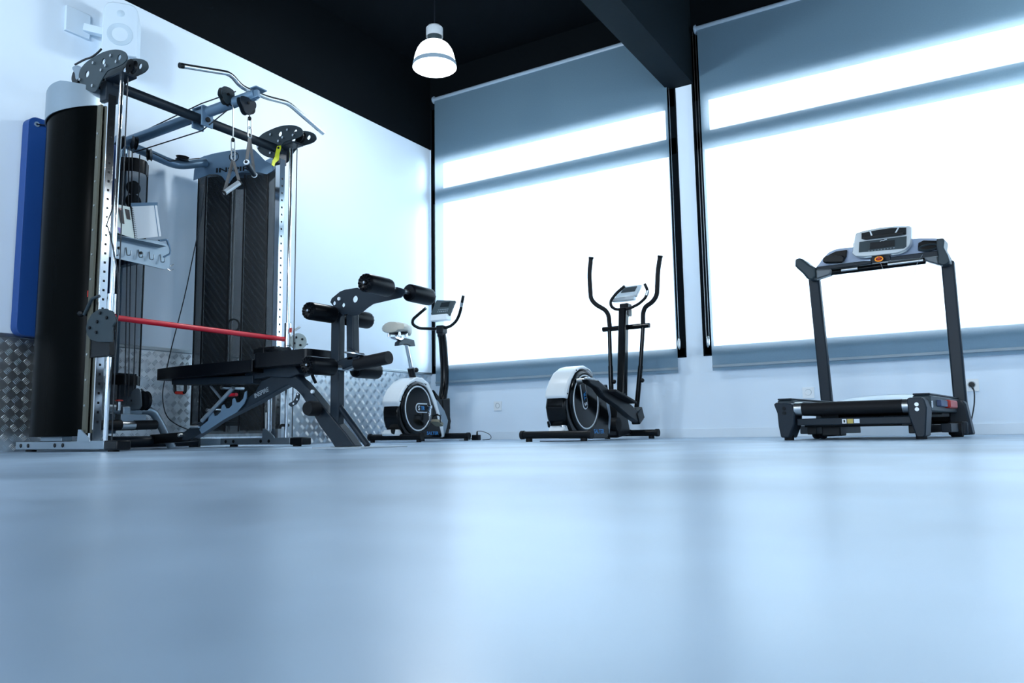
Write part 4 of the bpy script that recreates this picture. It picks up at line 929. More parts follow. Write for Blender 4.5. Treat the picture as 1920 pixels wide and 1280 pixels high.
# feet
for (x0_, x1_, ym) in ((20, 400, 1195), (560, 850, 1195)):
    pa, pb = K.p(*z8([(x0_, ym)])[0], 2, .045), K.p(*z8([(x1_, ym)])[0], 2, .045)
c0 = K.p(*z8([(250,1190)])[0], 0, 0).y; c1 = K.p(*z8([(665,1190)])[0], 0, 0).y
print('bike feet', c0, c1)
for cy in (c0+.02, c1-.03):
    a = K.mb(); a.cyl((-.26, cy, .045), (.26, cy, .045), .026, 18); ft = K.part('stabiliser', a, BLACK, label='black floor stabiliser bar')
    for s_ in (-1, 1):
        a = K.mb(); a.cyl((s_*.25, cy, .045), (s_*.275, cy, .045), .031, 18); a.cyl((s_*.24, cy, 0), (s_*.24, cy, .022), .020, 12); K.part('stabiliser_cap', a, RUBBER, parent=ft)
a = K.mb(); a.box((0, (c0+c1)/2, .055), (.06, c1-c0, .04)); K.part('floor_beam', a, BLACK, bev=.004)
a = K.mb(); a.plate(S([(195,1165),(215,1135),(290,1125),(330,1180),(200,1182)], 0), (.12,0,0)); K.part('rear_foot_cover', a, WPLAS, bev=.008)
a = K.mb(); a.lathe([(.001,.01),(.018,.01),(.020,.0),(.012,-.03)], K.p(*z8([(243,1140)])[0], 0, .05), (0,0,1), 12); K.part('level_knob', a, BLACK)
# seat
sp0, sp1 = S([(350,450),(400,700)], 0)
a = K.mb(); a.cyl(sp0, sp1, .0175, 18); K.part('seat_post', a, CHROME)
a = K.mb(); q0, q1 = S([(385,640),(400,715)], 0); a.cyl(q0, q1, .031, 18); q = K.p(*z8([(428,655)])[0], 0, .0); a.cyl(q-Vector((0,.05,0)), q, .010, 12); a.ell(q+Vector((0,.0,0)), (.022,.022,.022)); K.part('seat_collar', a, BLACK)
a = K.mb(); a.plate(S([(330,400),(395,415),(405,465),(365,465),(330,450),(270,462),(275,430)], 0), (.05,0,0)); K.part('seat_slider', a, GREYP, bev=.006)
a = K.mb(); a.plate(S([(235,390),(300,385),(315,410),(290,420),(245,402)], 0), (.05,0,0)); K.part('seat_clamp', a, CHROME, bev=.004)
sc_ = K.p(*z8([(296,325)])[0], 0, 0)
a = K.mb()
prof = [(-.125,.02,.0),(-.12,.075,.0),(-.09,.112,.0),(-.04,.118,.0),(.02,.085,.0),(.08,.045,.0),(.13,.030,.0),(.145,.012,.0)]
def saddle(a, zt, zb, k):
    sec = []
    for (y, w_, _) in prof:
        ring = []
        for j in range(16):
            q = 2*PI*j/16; cx = w_*k*math.cos(q); s2 = math.sin(q); z = (zt if s2 > 0 else zb)*abs(s2)**.7*(1 if s2 > 0 else -1)
            ring.append(Vector((cx, y*k, abs(z)*(1 if s2 > 0 else -1))))
        sec.append(ring)
    return sec
sec = saddle(a, .046, .046, 1.06); vs = [sc_+v for r in sec for v in r]; fs = [[i*16+j, i*16+(j+1) % 16, (i+1)*16+(j+1) % 16, (i+1)*16+j] for i in range(len(sec)-1) for j in range(16)]+[list(range(16)), [(len(sec)-1)*16+j for j in range(16)]]
a.add(vs, fs); so = K.part('saddle', a, CREAM, label='cream padded saddle')
a = K.mb(); a.ell(sc_+Vector((0,-.03,-.035)), (.092,.085,.022)); K.part('saddle_base', a, BLACK, parent=so)
a = K.mb()
for dx in (-.055, .055):
    for dy in (-.08, .02): a.cyl(sc_+Vector((dx,dy,-.075)), sc_+Vector((dx,dy,-.03)), .013, 12)
K.part('saddle_spring', a, CHROME, parent=so)
# crank and pedal
ca, cb_ = K.p(*z8([(538,950)])[0], 0, .13), K.p(*z8([(535,1060)])[0], 0, .135)
a = K.mb(); a.beam(ca, cb_, .014, .026, up=(0,1,0)); a.cyl((.09, ca.y, ca.z), (.145, ca.y, ca.z), .016, 16); K.part('crank_arm', a, CHROME, bev=.003)
a = K.mb(); pc = cb_+Vector((.06,.03,-.02)); a.rbox(pc, (.085,.10,.024), .02, R=Matrix.Rotation(math.radians(-25), 3, 'X')); pdl = K.part('pedal', a, KHAKI, bev=.004)
a = K.mb(); a.tube([pc+Vector((-.045,-.02,0)), pc+Vector((-.04,-.01,.055)), pc+Vector((0,.0,.075)), pc+Vector((.04,-.01,.055)), pc+Vector((.045,-.02,0))], .006, 8); a.box(pc+Vector((0,-.01,.066)), (.07,.05,.006)); K.part('pedal_strap', a, BLACK, parent=pdl)
a = K.mb(); a.beam((-.13, ca.y, ca.z), (-.135, ca.y+.02, ca.z+.15), .014, .026, up=(0,1,0)); K.part('crank_arm', a, CHROME, bev=.003)
a = K.mb(); a.rbox((-.19, ca.y+.02, ca.z+.16), (.085,.10,.024), .02); K.part('pedal', a, KHAKI, bev=.004)
# console and handlebar
hy = K.p(*z8([(632,320)])[0], 0, 0)
def front(px, py, y=None): return K.p(px, py, 1, hy.y if y is None else y)
cn = [front(x, y) for x, y in z8([(540,215),(688,215),(675,265),(560,280),(535,262)])]
cz = sum((v.z for v in cn))/5; cx0 = min(v.x for v in cn); cx1 = max(v.x for v in cn)
a = K.mb(); a.plate([(-.095,hy.y,hy.z-.02),(.095,hy.y,hy.z-.02),(.10,hy.y,hy.z+.05),(-.10,hy.y,hy.z+.05)], (0,.07,0)); 
cons_c = front(*z8([(648,165)])[0])
cb0 = front(*z8([(610,240)])[0]); Rc = Matrix.Rotation(math.radians(38), 3, 'X')
cm = Vector((0, hy.y, cb0.z))
a = K.mb(); a.box(cm+Vector((-.01,0,.0)), (.185,.085,.060)); K.part('console_base', a, WPLAS, bev=.008, label='white lower console')
a = K.mb(); pc = cm+Vector((.0,.035,.10)); a.box(pc, (.215,.025,.165), rx=math.radians(-28), ry=.12); cs = K.part('console', a, PANELG, bev=.006, label='dark tilted console')
a = K.mb(); Rm = Matrix.Rotation(math.radians(-28), 3, 'X'); a.box(pc+Rm @ Vector((0,-.0135,.028)), (.12,.002,.055), rx=math.radians(-28)); K.part('display', a, SCREEN, parent=cs)
a = K.mb()
for k in range(7):
    for r_ in (0, 1): a.box(pc+Rm @ Vector(((k-3)*.021,-.0135,-.030-.022*r_)), (.013,.003,.008), rx=math.radians(-28))
K.part('console_keys', a, GREYL, parent=cs)
a = K.mb(); a.box(hy+Vector((0,-.0,-.015)), (.075,.085,.075)); a.box(hy+Vector((0,0,-.055)), (.06,.07,.06)); K.part('handlebar_clamp', a, BLACK, bev=.008)
zh = hy.z
lh = [z8([(x, y)])[0] for x, y in ((505,160),(400,250),(398,290),(450,322),(560,325))]
rh = [z8([(x, y)])[0] for x, y in ((640,322),(700,308),(752,262),(780,195),(805,60))]
pts = [front(*lh[0], hy.y-.10), front(*lh[1], hy.y-.10), front(*lh[2], hy.y-.07), front(*lh[3], hy.y-.02), front(*lh[4])] + [front(*rh[0]), front(*rh[1]), front(*rh[2], hy.y-.04), front(*rh[3], hy.y-.08), front(*rh[4], hy.y-.12)]
a = K.mb(); a.tube(bend(pts, .05, 5), .0145, 14); hb = K.part('handlebar', a, BLACK, label='black bent handlebar')
a = K.mb(); d = (pts[-1]-pts[-2]); a.cyl(pts[-2]+d*.35, pts[-2]+d*.6, .0165, 16); K.part('pulse_sensor', a, STEEL, parent=hb)
# power adapter beside the bike
q = P(893, 821, 2, .035); ad = (P(893, 818, 1, -.35))
t = thing('power_adapter', 'small black power adapter with a looped cable on the floor right of the bike', 'adapter', (ad.x, -.35, 0))
a = MB(); a.box((ad.x, -.35, .027), (.075,.05,.05)); a.cyl((ad.x+.01,-.35,.05), (ad.x+.01,-.35,.085), .010, 10, r2=.006); part('adapter_body', a, BLACK, t, bev=.006)
a = MB(); a.tube(smoothc([Vector((ad.x-.035,-.35,.03)), Vector((ad.x-.08,-.36,.008)), Vector((ad.x-.16,-.40,.004))], 5), .003, 8); a.tube(smoothc([Vector((ad.x+.01,-.35,.085)), Vector((ad.x+.06,-.33,.082)), Vector((ad.x+.12,-.30,.05)), Vector((ad.x+.125,-.30,.012)), Vector((ad.x+.05,-.32,.004))], 5), .003, 8); part('cord', a, CABLE, t)
# ================================================================== ELLIPTICAL TRAINER
fe = Frame(2.312, -1.314, -1.0)
el = thing('elliptical_trainer', 'black and white elliptical trainer with tall swing handles in front of the left window', 'elliptical trainer', fe.loc, fe.rz)
E_ = Obj(fe, el)
z6 = lambda pts: Z(960, 460, 3.3687, pts)
def S6(pts, x): return [E_.p(px, py, 0, x) for px, py in z6(pts)]
body = [(366,870),(392,815),(425,780),(460,772),(492,795),(520,835),(560,915),(600,985),(618,1080),(610,1218),(400,1218),(370,1165),(343,1090),(332,1020),(338,960)]
a = E_.mb(); a.plate([v-Vector((.080,0,0)) for v in S6(body, .078)], (.160,0,0)); sh = E_.part('body_shell', a, GLOSSK, bev=.02, label='black moulded flywheel housing')
top = [(338,955),(345,900),(362,850),(390,797),(425,767),(460,758),(495,780),(522,825),(512,830),(470,787),(432,783),(402,808),(380,852),(366,905),(356,975)]
a = E_.mb(); a.plate([v-Vector((.086,0,0)) for v in S6(top, .086)], (.172,0,0)); E_.part('white_cowl', a, WPLAS, bev=.014, label='white top cowl')
for x, y in ((350,935),(405,788)):
    q = E_.p(*z6([(x, y)])[0], 0, .088); a = E_.mb(); a.cyl(q, q+Vector((.003,0,0)), .006, 10); E_.part('screw', a, BLACK)
cc = E_.p(*z6([(463,988)])[0], 0, .09)
disc(E_, cc, .082, .232, .200, .012)
bc = E_.p(*z6([(460,970)])[0], 0, .10)
badge(E_, Vector((0, bc.y+.006, bc.z-.035)), .099, math.radians(104), ln=.15, rad=.040)
salter(E_, E_.p(*z6([(517,1186)])[0], 0, .078), E_.p(*z6([(582,1186)])[0], 0, .078), .078, sh, .045)
for s_ in (1, -1):
    a = E_.mb(); a.plate(S6([(558,925),(590,960),(612,1010),(622,1075),(612,1190),(596,1100),(575,1000)], s_*.055), (.012,0,0)); E_.part('side_wedge', a, SILVER, bev=.002)
# rear feet, front feet
c0 = E_.p(*z6([(290,1200)])[0], 0, 0).y; c1 = E_.p(*z6([(730,1200)])[0], 0, 0).y
print('ell feet', c0, c1)
for cy, hw in ((c0-.03, .27), (c1+.03, .25)):
    a = E_.mb(); a.cyl((-hw, cy, .048), (hw, cy, .048), .027, 18); ft = E_.part('stabiliser', a, BLACK, label='black floor stabiliser bar')
    for s_ in (-1, 1):
        a = E_.mb(); a.cyl((s_*(hw-.01), cy, .048), (s_*(hw+.015), cy, .048), .032, 18); a.cyl((s_*(hw-.05), cy, 0), (s_*(hw-.05), cy, .024), .024, 12); E_.part('stabiliser_cap', a, RUBBER, parent=ft)
a = E_.mb(); a.box((0, (c0+c1)/2, .055), (.07, c1-c0, .045)); E_.part('floor_beam', a, BLACK, bev=.004)
a = E_.mb(); a.plate(S6([(270,1180),(285,1140),(350,1130),(378,1185),(275,1190)], 0), (.12,0,0)); E_.part('rear_foot_cover', a, WPLAS, bev=.008)
a = E_.mb(); q = E_.p(*z6([(322,1145)])[0], 0, .04); a.lathe([(.001,.012),(.02,.012),(.022,0),(.012,-.03)], q, (0,0,1), 12); E_.part('level_knob', a, STEEL)
# post
pb, pt = S6([(690,1180),(706,400)], 0)
a = E_.mb(); a.beam(pb, pt, .075, .068, up=(1,0,0)); E_.part('main_post', a, GLOSSK, bev=.01, label='thick black centre post')
a = E_.mb(); a.plate(S6([(625,1080),(640,960),(690,930),(700,1080),(720,1190),(640,1215)], 0), (.09,0,0)); E_.part('post_base', a, BLACK, bev=.01)
a = E_.mb(); q = E_.p(*z6([(652,1130)])[0], 0, .05); a.cyl(q-Vector((.10,0,0)), q+Vector((.03,0,0)), .055, 24); E_.part('tension_wheel', a, RUBBER)
# handle pivot bar
piv = E_.p(*z6([(722,517)])[0], 0, 0); yv = piv.y
def F6(px, py, y=None): return E_.p(*z6([(px, py)])[0], 1, yv if y is None else y)
bl, br = F6(575, 527), F6(868, 508); zb_ = (bl.z+br.z)/2
print('pivot', piv, bl, br)
a = E_.mb(); a.cyl((bl.x, yv, zb_), (br.x, yv, zb_), .022, 20); E_.part('pivot_bar', a, GLOSSK, label='black cross bar carrying the handles')
for s_, armp, lowp in ((-1, [(532,88),(515,190),(520,345),(545,378),(600,410),(615,440),(618,520)], [(615,520),(622,760),(627,915)]), (1, [(965,80),(945,170),(935,320),(905,360),(850,392),(832,430),(828,510)], [(828,510),(812,760),(787,1030)])):
    pts = [F6(x, y) for x, y in armp]
    for i, v in enumerate(pts[:-1]): v.y = yv - .10*(1-i/6)
    k0 = [F6(x, y) for x, y in lowp]
    a = E_.mb(); a.tube(bend(pts, .06, 5), .0195, 14); hn = E_.part('swing_handle', a, RUBBER, label='tall bent swing handle')
    a = E_.mb(); a.lathe([(.001,.006),(.02,.004),(.024,-.004),(.02,-.016),(.0165,-.02)], pts[0], (pts[0]-pts[1]), 18); E_.part('handle_cap', a, BLACK, parent=hn)
    xx = pts[-1].x
    lo_ = [Vector((xx, yv, zb_)), Vector((xx*1.0, yv-.02, k0[1].z)), Vector((xx*.98, yv-.06, k0[2].z))]
    a = E_.mb(); a.tube([k0[0], k0[1], k0[2]], .0175, 14); a.cyl(k0[1]-Vector((0,0,.0)), k0[2], .021, 14); E_.part('lower_swing_arm', a, GLOSSK, label='straight black lower arm')
    a = E_.mb(); q = F6(645 if s_ < 0 else 822, 860 if s_ < 0 else 852); a.cyl(F6(630 if s_ < 0 else 800, 858), q, .007, 10); a.ell(q, (.019,.019,.019)); E_.part('arm_knob', a, BLACK)
# pedal rails
zr = lambda pts, x: S6(pts, x)
rail = [(455,845),(525,850),(610,925),(680,960),(750,1020),(760,1040),(800,1045),(815,1100),(780,1120),(720,1080),(640,1010),(560,955),(520,900),(470,870)]
XR_ = .20
a = E_.mb(); a.plate(S6(rail, XR_), (.055,0,0)); E_.part('pedal_rail', a, BLACK, bev=.008, label='black pedal rail')
a = E_.mb(); q = S6([(470,872),(525,850)], XR_); a.box(S6([(490,842)], XR_)[0], (.03,.12,.016)); a.cyl(S6([(490,850)], XR_)[0]-Vector((.10,0,0)), S6([(490,850)], XR_)[0]+Vector((.01,0,0)), .018, 14); E_.part('crank_arm', a, STEEL, bev=.003)
a = E_.mb(); q = S6([(790,1075)], XR_)[0]; a.box(q+Vector((.0,0,0)), (.07,.12,.10), rx=.5); E_.part('rail_joint', a, BLACK, bev=.008)
# foot pedal plate on the near rail
a = E_.mb(); q0, q1 = S6([(610,930),(745,1005)], XR_+.03); a.beam(q0+Vector((0,0,.015)), q1+Vector((0,0,.015)), .12, .020); E_.part('foot_plate', a, RUBBER, bev=.006)
a = E_.mb(); q0, q1 = E_.p(*z6([(430,1050)])[0], 0, -.2), E_.p(*z6([(640,915)])[0], 0, -.2); q0 = Vector((-.20, cc.y-.02, cc.z-.16)); q1 = Vector((-.20, yv-.03, .44)); a.beam(q0, q1, .05, .05); E_.part('pedal_rail', a, BLACK, bev=.008)
# console
cz_ = F6(700, 345); cc2 = Vector((0, yv-.03, cz_.z))
a = E_.mb(); a.box((0, yv, F6(706,410).z), (.08,.09,.11)); E_.part('console_mount', a, BLACK, bev=.01)
a = E_.mb(); a.box(cc2+Vector((.0,.0,.0)), (.20,.06,.038)); E_.part('console_base', a, SPLAS, bev=.008, label='silver console lip')
Rm = Matrix.Rotation(math.radians(-62), 3, 'X'); pc = cc2+Vector((.01,.085,.075))
a = E_.mb(); a.box(pc, (.20,.022,.17), rx=math.radians(-48)); cs = E_.part('console', a, SPLAS, bev=.006, label='silver tilted console')
Rm = Matrix.Rotation(math.radians(-48), 3, 'X')
a = E_.mb(); a.box(pc+Rm @ Vector((0,-.012,.02)), (.13,.002,.08), rx=math.radians(-48)); E_.part('display', a, SCREEN, parent=cs)
# fixed inner handlebar
ih = [(712,256),(660,300),(622,350),(625,385),(655,405),(740,400),(800,370),(845,330),(858,285),(838,243)]
pts = [F6(x, y, yv-.06 if 3 < i < 7 else yv-.10) for i, (x, y) in enumerate(ih)]
a = E_.mb(); a.tube(bend(pts, .03, 4), .0125, 12); hb = E_.part('fixed_handlebar', a, RUBBER, label='small fixed inner handlebar')
a = E_.mb(); a.cyl(pts[7].lerp(pts[8], .35), pts[8], .0145, 14); E_.part('pulse_sensor', a, STEEL, parent=hb)
# thin cable on the floor
t = thing('floor_cable', 'thin dark cable lying on the floor under the rear foot of the elliptical trainer', 'cable', P(1060, 827, 2, .004))
a = MB(); a.tube(smoothc([fe.M @ Vector(v) for v in ((-.10,c0-.08,.004),(.0,c0-.12,.004),(.08,c0-.09,.004),(.15,c0-.12,.004),(.22,c0-.04,.004))], 6), .003, 8); part('cord', a, CABLE, t)

# ================================================================== TREADMILL
ftm = Frame(4.26, -1.95, -6.474)
tm = thing('treadmill', 'large grey and black treadmill standing in front of the right window', 'treadmill', ftm.loc, ftm.rz)
T_ = Obj(ftm, tm); z7 = lambda pts: Z(1430, 400, 2.910, pts)
LP = 1.03
def R7(pts, y=0.0): return [T_.p(px, py, 1, y) for px, py in z7(pts)]
W2_ = .3875
# rear end caps (feet)
capL = R7([(65,1040),(80,1032),(160,1035),(165,1045),(180,1090),(178,1150),(150,1225),(105,1222),(92,1160),(85,1090)])
capR = R7([(788,1015),(800,1005),(875,1003),(888,1020),(900,1060),(893,1210),(885,1218),(840,1215),(825,1170),(800,1100)])
for cpx in (capL, capR):
    a = T_.mb(); q = [Vector((v.x, .05, max(v.z, .012))) for v in cpx]; a.plate(q, (0,.14,0)); cp = T_.part('rear_end_cap', a, CHAR, bev=.010, label='dark moulded rear foot cap')
    cx = sum(v.x for v in q)/len(q); a = T_.mb(); a.cyl((cx, .04, 0), (cx, .04, .03), .026, 14); T_.part('rubber_foot', a, RUBBER, parent=cp)
    a = T_.mb(); zt_ = max(v.z for v in q); a.cyl((cx, -.024, zt_-.035), (cx, -.018, zt_-.035), .010, 12); a.cyl((cx, -.024, zt_-.06), (cx, -.018, zt_-.06), .010, 12); T_.part('adjusting_bolt', a, BLACK if cpx is capL else STEEL, parent=cp)
# roller + belt + deck
rl = R7([(190,1070),(790,1045)]); zrl = (rl[0].z+rl[1].z)/2; rt = R7([(480,1027)])[0].z
xl_, xr_ = rl[0].x, rl[1].x
print('tread', xl_, xr_, zrl, rt)
a = T_.mb(); a.cyl((xl_, .02, zrl), (xr_, .02, zrl), .035, 28)
a.box(((xl_+xr_)/2, .70, zrl+.030), (xr_-xl_, 1.30, .010)); a.box(((xl_+xr_)/2, .70, zrl-.032), (xr_-xl_, 1.30, .006)); T_.part('running_belt', a, RUBBER, label='black running belt wrapped over the rear roller')
for xx in (xl_+.004, xr_-.004):
    a = T_.mb(); a.cyl((xx-.02, .02, zrl), (xx+.02, .02, zrl), .038, 24); T_.part('roller_end', a, STEEL)
a = T_.mb(); fr = R7([(205,1118),(790,1108),(790,1148),(205,1152)]); zf_ = (fr[0].z+fr[2].z)/2; a.box(((xl_+xr_)/2, .03, zf_), (xr_-xl_+.02, .04, .038)); fr_ = T_.part('rear_crossbar', a, CHAR, bev=.004)
q = R7([(475,1130)])[0]; a = T_.mb(); a.box((q.x-.03, .009, zf_), (.022,.001,.024)); a.box((q.x, .009, zf_), (.03,.001,.024), mi=1); a.box((q.x+.033, .009, zf_), (.028,.001,.022), mi=2); T_.part('warning_label', a, [PAPER, mat('amber_label', (.55,.42,.10), .5), LIGHTL], parent=fr_, label='white and amber warning labels')
a = T_.mb()
for x in (.02, .13): a.box((q.x-.03, .0085, zf_+.0), (.008,.002,.014)) if x < .1 else None
T_.part('warning_mark', a, BLACK, parent=fr_)
# side rails
for s_ in (-1, 1):
    a = T_.mb(); a.box((s_*(W2_-.035), .72, zrl+.012), (.085, 1.25, .085)); T_.part('side_rail', a, GREYP, bev=.008, label='dark grey side rail')
    a = T_.mb(); a.box((s_*(W2_-.035), .72, zrl+.060), (.080, 1.25, .010)); T_.part('foot_strip', a, CHAR, bev=.003)
a = T_.mb(); textmb(a, 'i8', (W2_+.009, .10, zrl-.01), (0,1,0), (0,0,1), .05); T_.part('side_marking', a, LIGHTL, label='small light side marking')
# red clip and navy bit on the right side
a = T_.mb(); a.box((W2_+.02, .62, zrl+.015), (.03,.24,.045)); T_.part('red_latch', a, REDP, bev=.008, label='red latch on the right side')
a = T_.mb(); a.box((W2_+.015, .36, zrl+.015), (.025,.20,.035)); T_.part('navy_insert', a, NAVYP, bev=.004)
# lift frame underneath, transport wheels
a = T_.mb(); a.box((0, .55, .085), (.50,.9,.03)); a.box((.30, .60, .052), (.05,.95,.045)); a.box((-.22, .60, .052), (.05,.95,.045)); T_.part('lift_frame', a, BLACK, bev=.004)
a = T_.mb(); a.box((-.12,.20,.085), (.10,.12,.13)); a.box((.02,.22,.10), (.22,.12,.06)); T_.part('motor_bracket', a, BLACK, bev=.006)
for xx in (-.245, -.21):
    a = T_.mb(); a.lathe([(.006,-.016),(.05,-.016),(.055,-.008),(.055,.008),(.05,.016),(.006,.016)], (xx+.0, .30, .057), (1,0,0), 28, cap=True); T_.part('transport_wheel', a, RUBBER)
# base rails along the floor at the front
a = T_.mb(); a.box((W2_+.0, .80, .055), (.05,.55,.05)); a.box((-W2_+.0, .80, .055), (.05,.55,.05)); T_.part('base_frame', a, CHAR, bev=.004)
# motor hood at the front
hood = [(-.385,.0),(-.385,.045),(-.34,.075),(-.20,.100),(0,.108),(.20,.100),(.34,.075),(.385,.045),(.385,.0)]
hz = R7([(700,990)], 1.12)[0].z
def hoodpts(y, dz, k=1.0): return [Vector((x*k, y, hz-.105+dz+z)) for x, z in [(v.x, v.y) for v in smoothc([Vector((a_, b_, 0)) for a_, b_ in hood], 3)]]
secs = [hoodpts(.96, -.045), hoodpts(1.02, -.008), hoodpts(1.12, 0), hoodpts(1.27, -.01), hoodpts(1.36, -.05, .95)]
n = len(secs[0]); a = T_.mb(); vs = [v for s_ in secs for v in s_]; fs = [[i*n+j, i*n+j+1, (i+1)*n+j+1, (i+1)*n+j] for i in range(len(secs)-1) for j in range(n-1)]+[list(range(n)), [(len(secs)-1)*n+j for j in range(n)]]+[[0, n, 0+n*2, n*3, n*4, n*5-1, n*4-1, n*3-1, n*2-1, n-1]]
a.add(vs, fs); T_.part('motor_hood', a, SPLAS, label='silver motor hood at the front')
a = T_.mb(); a.box((0, 1.16, zrl-.03), (.74,.36,.13)); T_.part('motor_box', a, BLACK, bev=.02)
# posts, base covers
WP = .3875
def postpt(px, py): return T_.p(*z7([(px, py)])[0], 1, LP)
lb, lt, rb2, rtt = postpt(358, 1030), postpt(284, 370), postpt(1081, 1030), postpt(1012, 285)
print('posts', lb, lt, rb2, rtt)
xm = (abs(lb.x)+abs(rb2.x))/2
# the posts lean towards the user: same x, moving back in y with height
def lean(x, pxb, pxt, pyt):
    b = Vector((x, LP, .05)); q = T_.p(*z7([(pxt, pyt)])[0], 0, x); return b, q
for s_, b_, tpx in ((-1, lb, (284, 372)), (1, rb2, (1012, 287))):
    b = Vector((s_*xm, LP, .05)); tq = T_.p(*z7([tpx])[0], 0, s_*xm); print('lean', tq)
    tq2 = Vector((s_*xm, LP-.16, 1.04))
    a = T_.mb(); b.x = b_.x; tt = T_.p(*z7([tpx])[0], 1, LP-.0); tt.y = LP; tt = tt + (tt-b).normalized()*.03
    a.beam(b, tt, .072, .050, up=(0,1,0)); T_.part('upright', a, CHAR if True else GREYP, bev=.010, label='slim dark grey upright post')
    a = T_.mb(); q = b.copy(); a.plate([Vector((q.x+dx, LP-.09, z)) for dx, z in ((-.05,.03),(-.045,.20),(-.03,.215),(.03,.215),(.045,.19),(.07,.012),(-.05,.012))], (0,.10,0)); a.box((q.x+.0, LP-.12, .05), (.10,.16,.08)); T_.part('post_boot', a, CHAR, bev=.012, label='moulded boot at the foot of the post')
    a = T_.mb(); a.cyl((q.x-.03, LP-.22, .045), (q.x+.03, LP-.22, .045), .044, 24); T_.part('base_wheel', a, RUBBER)
# handlebar assembly in the plane of the posts' tops
YT = LP-.02
def T7(x, y, d=0.0): return T_.p(*z7([(x, y)])[0], 1, YT+d)
def up3(pts, d=0.0): return [T7(x, y, d) for x, y in pts]
capl = [(193,258),(225,250),(240,262),(275,290),(300,300),(305,345),(298,368),(262,368),(235,335),(205,308),(193,295)]
capr = [(958,150),(998,145),(1002,160),(998,195),(1022,240),(1032,275),(1020,285),(985,292),(965,285),(968,235),(960,200)]
for cp_ in (capl, capr):
    a = T_.mb(); a.plate(up3(cp_, -.03), (0,.14,0)); T_.part('arm_end_cover', a, GREYP, bev=.014, label='moulded grey cover at the end of the handlebar')
for pts in ([(298,310),(378,305),(385,320),(375,338),(300,362)], [(885,245),(965,238),(968,285),(890,262)]):
    a = T_.mb(); a.plate(up3(pts, -.06), (0,.07,0)); T_.part('grip_cone', a, SPLAS2G, bev=.010)
ba1, ba2 = T7(375, 322, -.06), T7(890, 258, -.06); 
a = T_.mb(); a.cyl(ba1, ba2, .020, 20); gb_ = T_.part('handlebar', a, GLOSSK, label='gloss black front handlebar')
for u0_, u1_ in ((.12,.30),(.62,.98)):
    a = T_.mb(); d = ba2-ba1; a.cyl(ba1+d*u0_+Vector((0,-.004,.004)), ba1+d*u1_+Vector((0,-.004,.004)), .0185, 20); T_.part('pulse_grip', a, STEEL, parent=gb_)
a = T_.mb(); a.plate(up3([(298,295),(560,262),(600,262),(600,280),(300,318)], -.03), (0,.06,0)); a.plate(up3([(705,240),(960,205),(965,235),(700,262)], -.03), (0,.06,0)); a.plate(up3([(590,255),(600,240),(700,232),(712,258),(600,275)], -.03), (0,.05,0)); T_.part('lower_tray', a, CHAR, bev=.006)
tray = [(315,280),(335,250),(370,215),(410,198),(500,188),(500,165),(810,145),(870,140),(940,140),(975,145),(985,205),(705,240),(600,255),(300,295)]
a = T_.mb(); a.plate(up3(tray, .03), (0,.06,0)); T_.part('console_tray', a, TSHIRT, bev=.012, label='blue-grey console tray')
for pts, inner in (([(328,262),(340,238),(400,208),(462,200),(458,235),(445,260),(345,272)], (385,250)), ([(848,205),(850,162),(880,148),(958,150),(962,198)], (905,185))):
    a = T_.mb(); a.plate(up3(pts, -.010), (0,.022,0)); ch = T_.part('cup_holder', a, GLOSSK, bev=.004, label='dark cup holder recess')
    a = T_.mb(); q = T7(*inner, -.02); a.tube([q+Vector((.052*math.cos(k*PI/12), 0, .018*math.sin(k*PI/12))) for k in range(24)], .006, 8, closed=True); T_.part('cup_rim', a, GREYP, parent=ch)
a = T_.mb(); a.plate(up3([(328,248),(345,232),(440,230),(450,240),(445,262),(430,270),(340,272),(328,262)], -.028), (0,.02,0)); T_.part('phone_holder', a, BLACK, bev=.008)
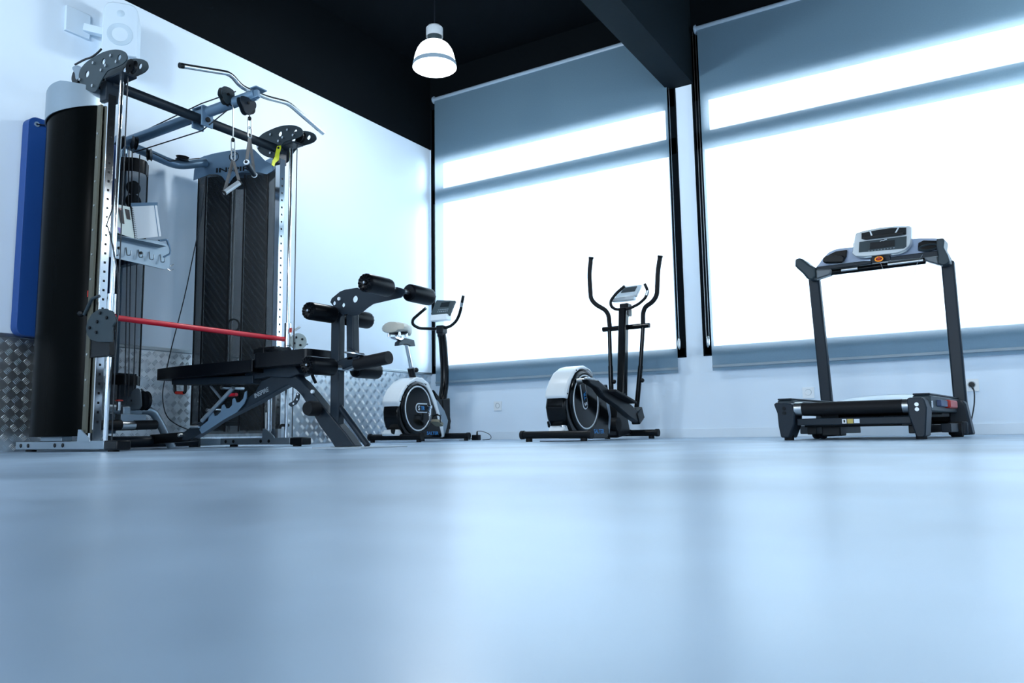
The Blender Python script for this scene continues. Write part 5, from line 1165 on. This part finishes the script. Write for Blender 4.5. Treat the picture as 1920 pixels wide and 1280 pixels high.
# console
con = [(492,222),(498,195),(505,140),(515,112),(560,98),(640,82),(720,74),(812,73),(815,85),(812,160),(805,180),(780,205),(740,220),(560,240),(512,238)]
a = T_.mb(); a.plate(up3(con, -.055), (0,.05,0)); cs = T_.part('console', a, SPLAS, bev=.012, label='silver framed console')
def inset(nm, pts, m_, d=-.0845, th=.008, par=None, bev=.0): 
    a = T_.mb(); a.plate(up3(pts, d), (0,th,0)); return T_.part(nm, a, m_, parent=par or cs, bev=bev)
inset('book_rest', [(540,140),(540,108),(620,92),(700,80),(783,78),(783,115)], SCREEN)
inset('control_panel', [(525,212),(528,156),(660,140),(785,124),(783,180),(770,190)], PANELG)
inset('display', [(585,196),(588,160),(720,145),(720,178)], SCREEN, d=-.090)
inset('reading_ledge', [(545,140),(548,130),(560,127),(760,103),(770,104),(768,116),(560,142)], BLACK, d=-.098, th=.024, bev=.003)
for pts in ([(583,98),(590,97),(600,122),(592,123)], [(738,78),(745,77),(730,104),(722,105)]): inset('ledge_wire', pts, LIGHTL, d=-.092)
a = T_.mb(); q = T7(658, 147, -.091); a.tube([q+Vector((-.02,0,-.003)), q+Vector((-.008,0,.0)), q+Vector((.0,0,-.003)), q+Vector((.008,0,.002)), q+Vector((.022,0,.004))], .0025, 6); T_.part('console_logo', a, LIGHTL, parent=cs)
a = T_.mb()
for k in range(9): q = T7(580+k*17, 205-k*2.2, -.090); a.box(q, (.009,.003,.005))
T_.part('console_keys', a, GREYL, parent=cs)
# safety key
q = T7(636, 250, -.075); a = T_.mb(); a.ell(q, (.034,.012,.020)); T_.part('key_socket', a, BLACK)
a = T_.mb(); a.tube([q+Vector((.022*math.cos(k*PI/12), -.010, .014*math.sin(k*PI/12))) for k in range(24)], .0042, 8, closed=True); ky = T_.part('safety_key_ring', a, ORANGE, label='glowing orange ring of the safety key')
a = T_.mb(); a.ell(q+Vector((0,-.012,0)), (.013,.008,.010)); a.box(q+Vector((.003,-.018,.006)), (.006,.006,.020)); T_.part('safety_key', a, REDP, parent=ky)
a = T_.mb(); a.tube(smoothc([T7(x, y, -.095) for x, y in ((640,262),(655,300),(670,335),(700,368),(750,384),(780,382),(810,362),(830,320),(842,275),(872,225))], 4), .0012, 6); T_.part('safety_cord', a, GREYL)
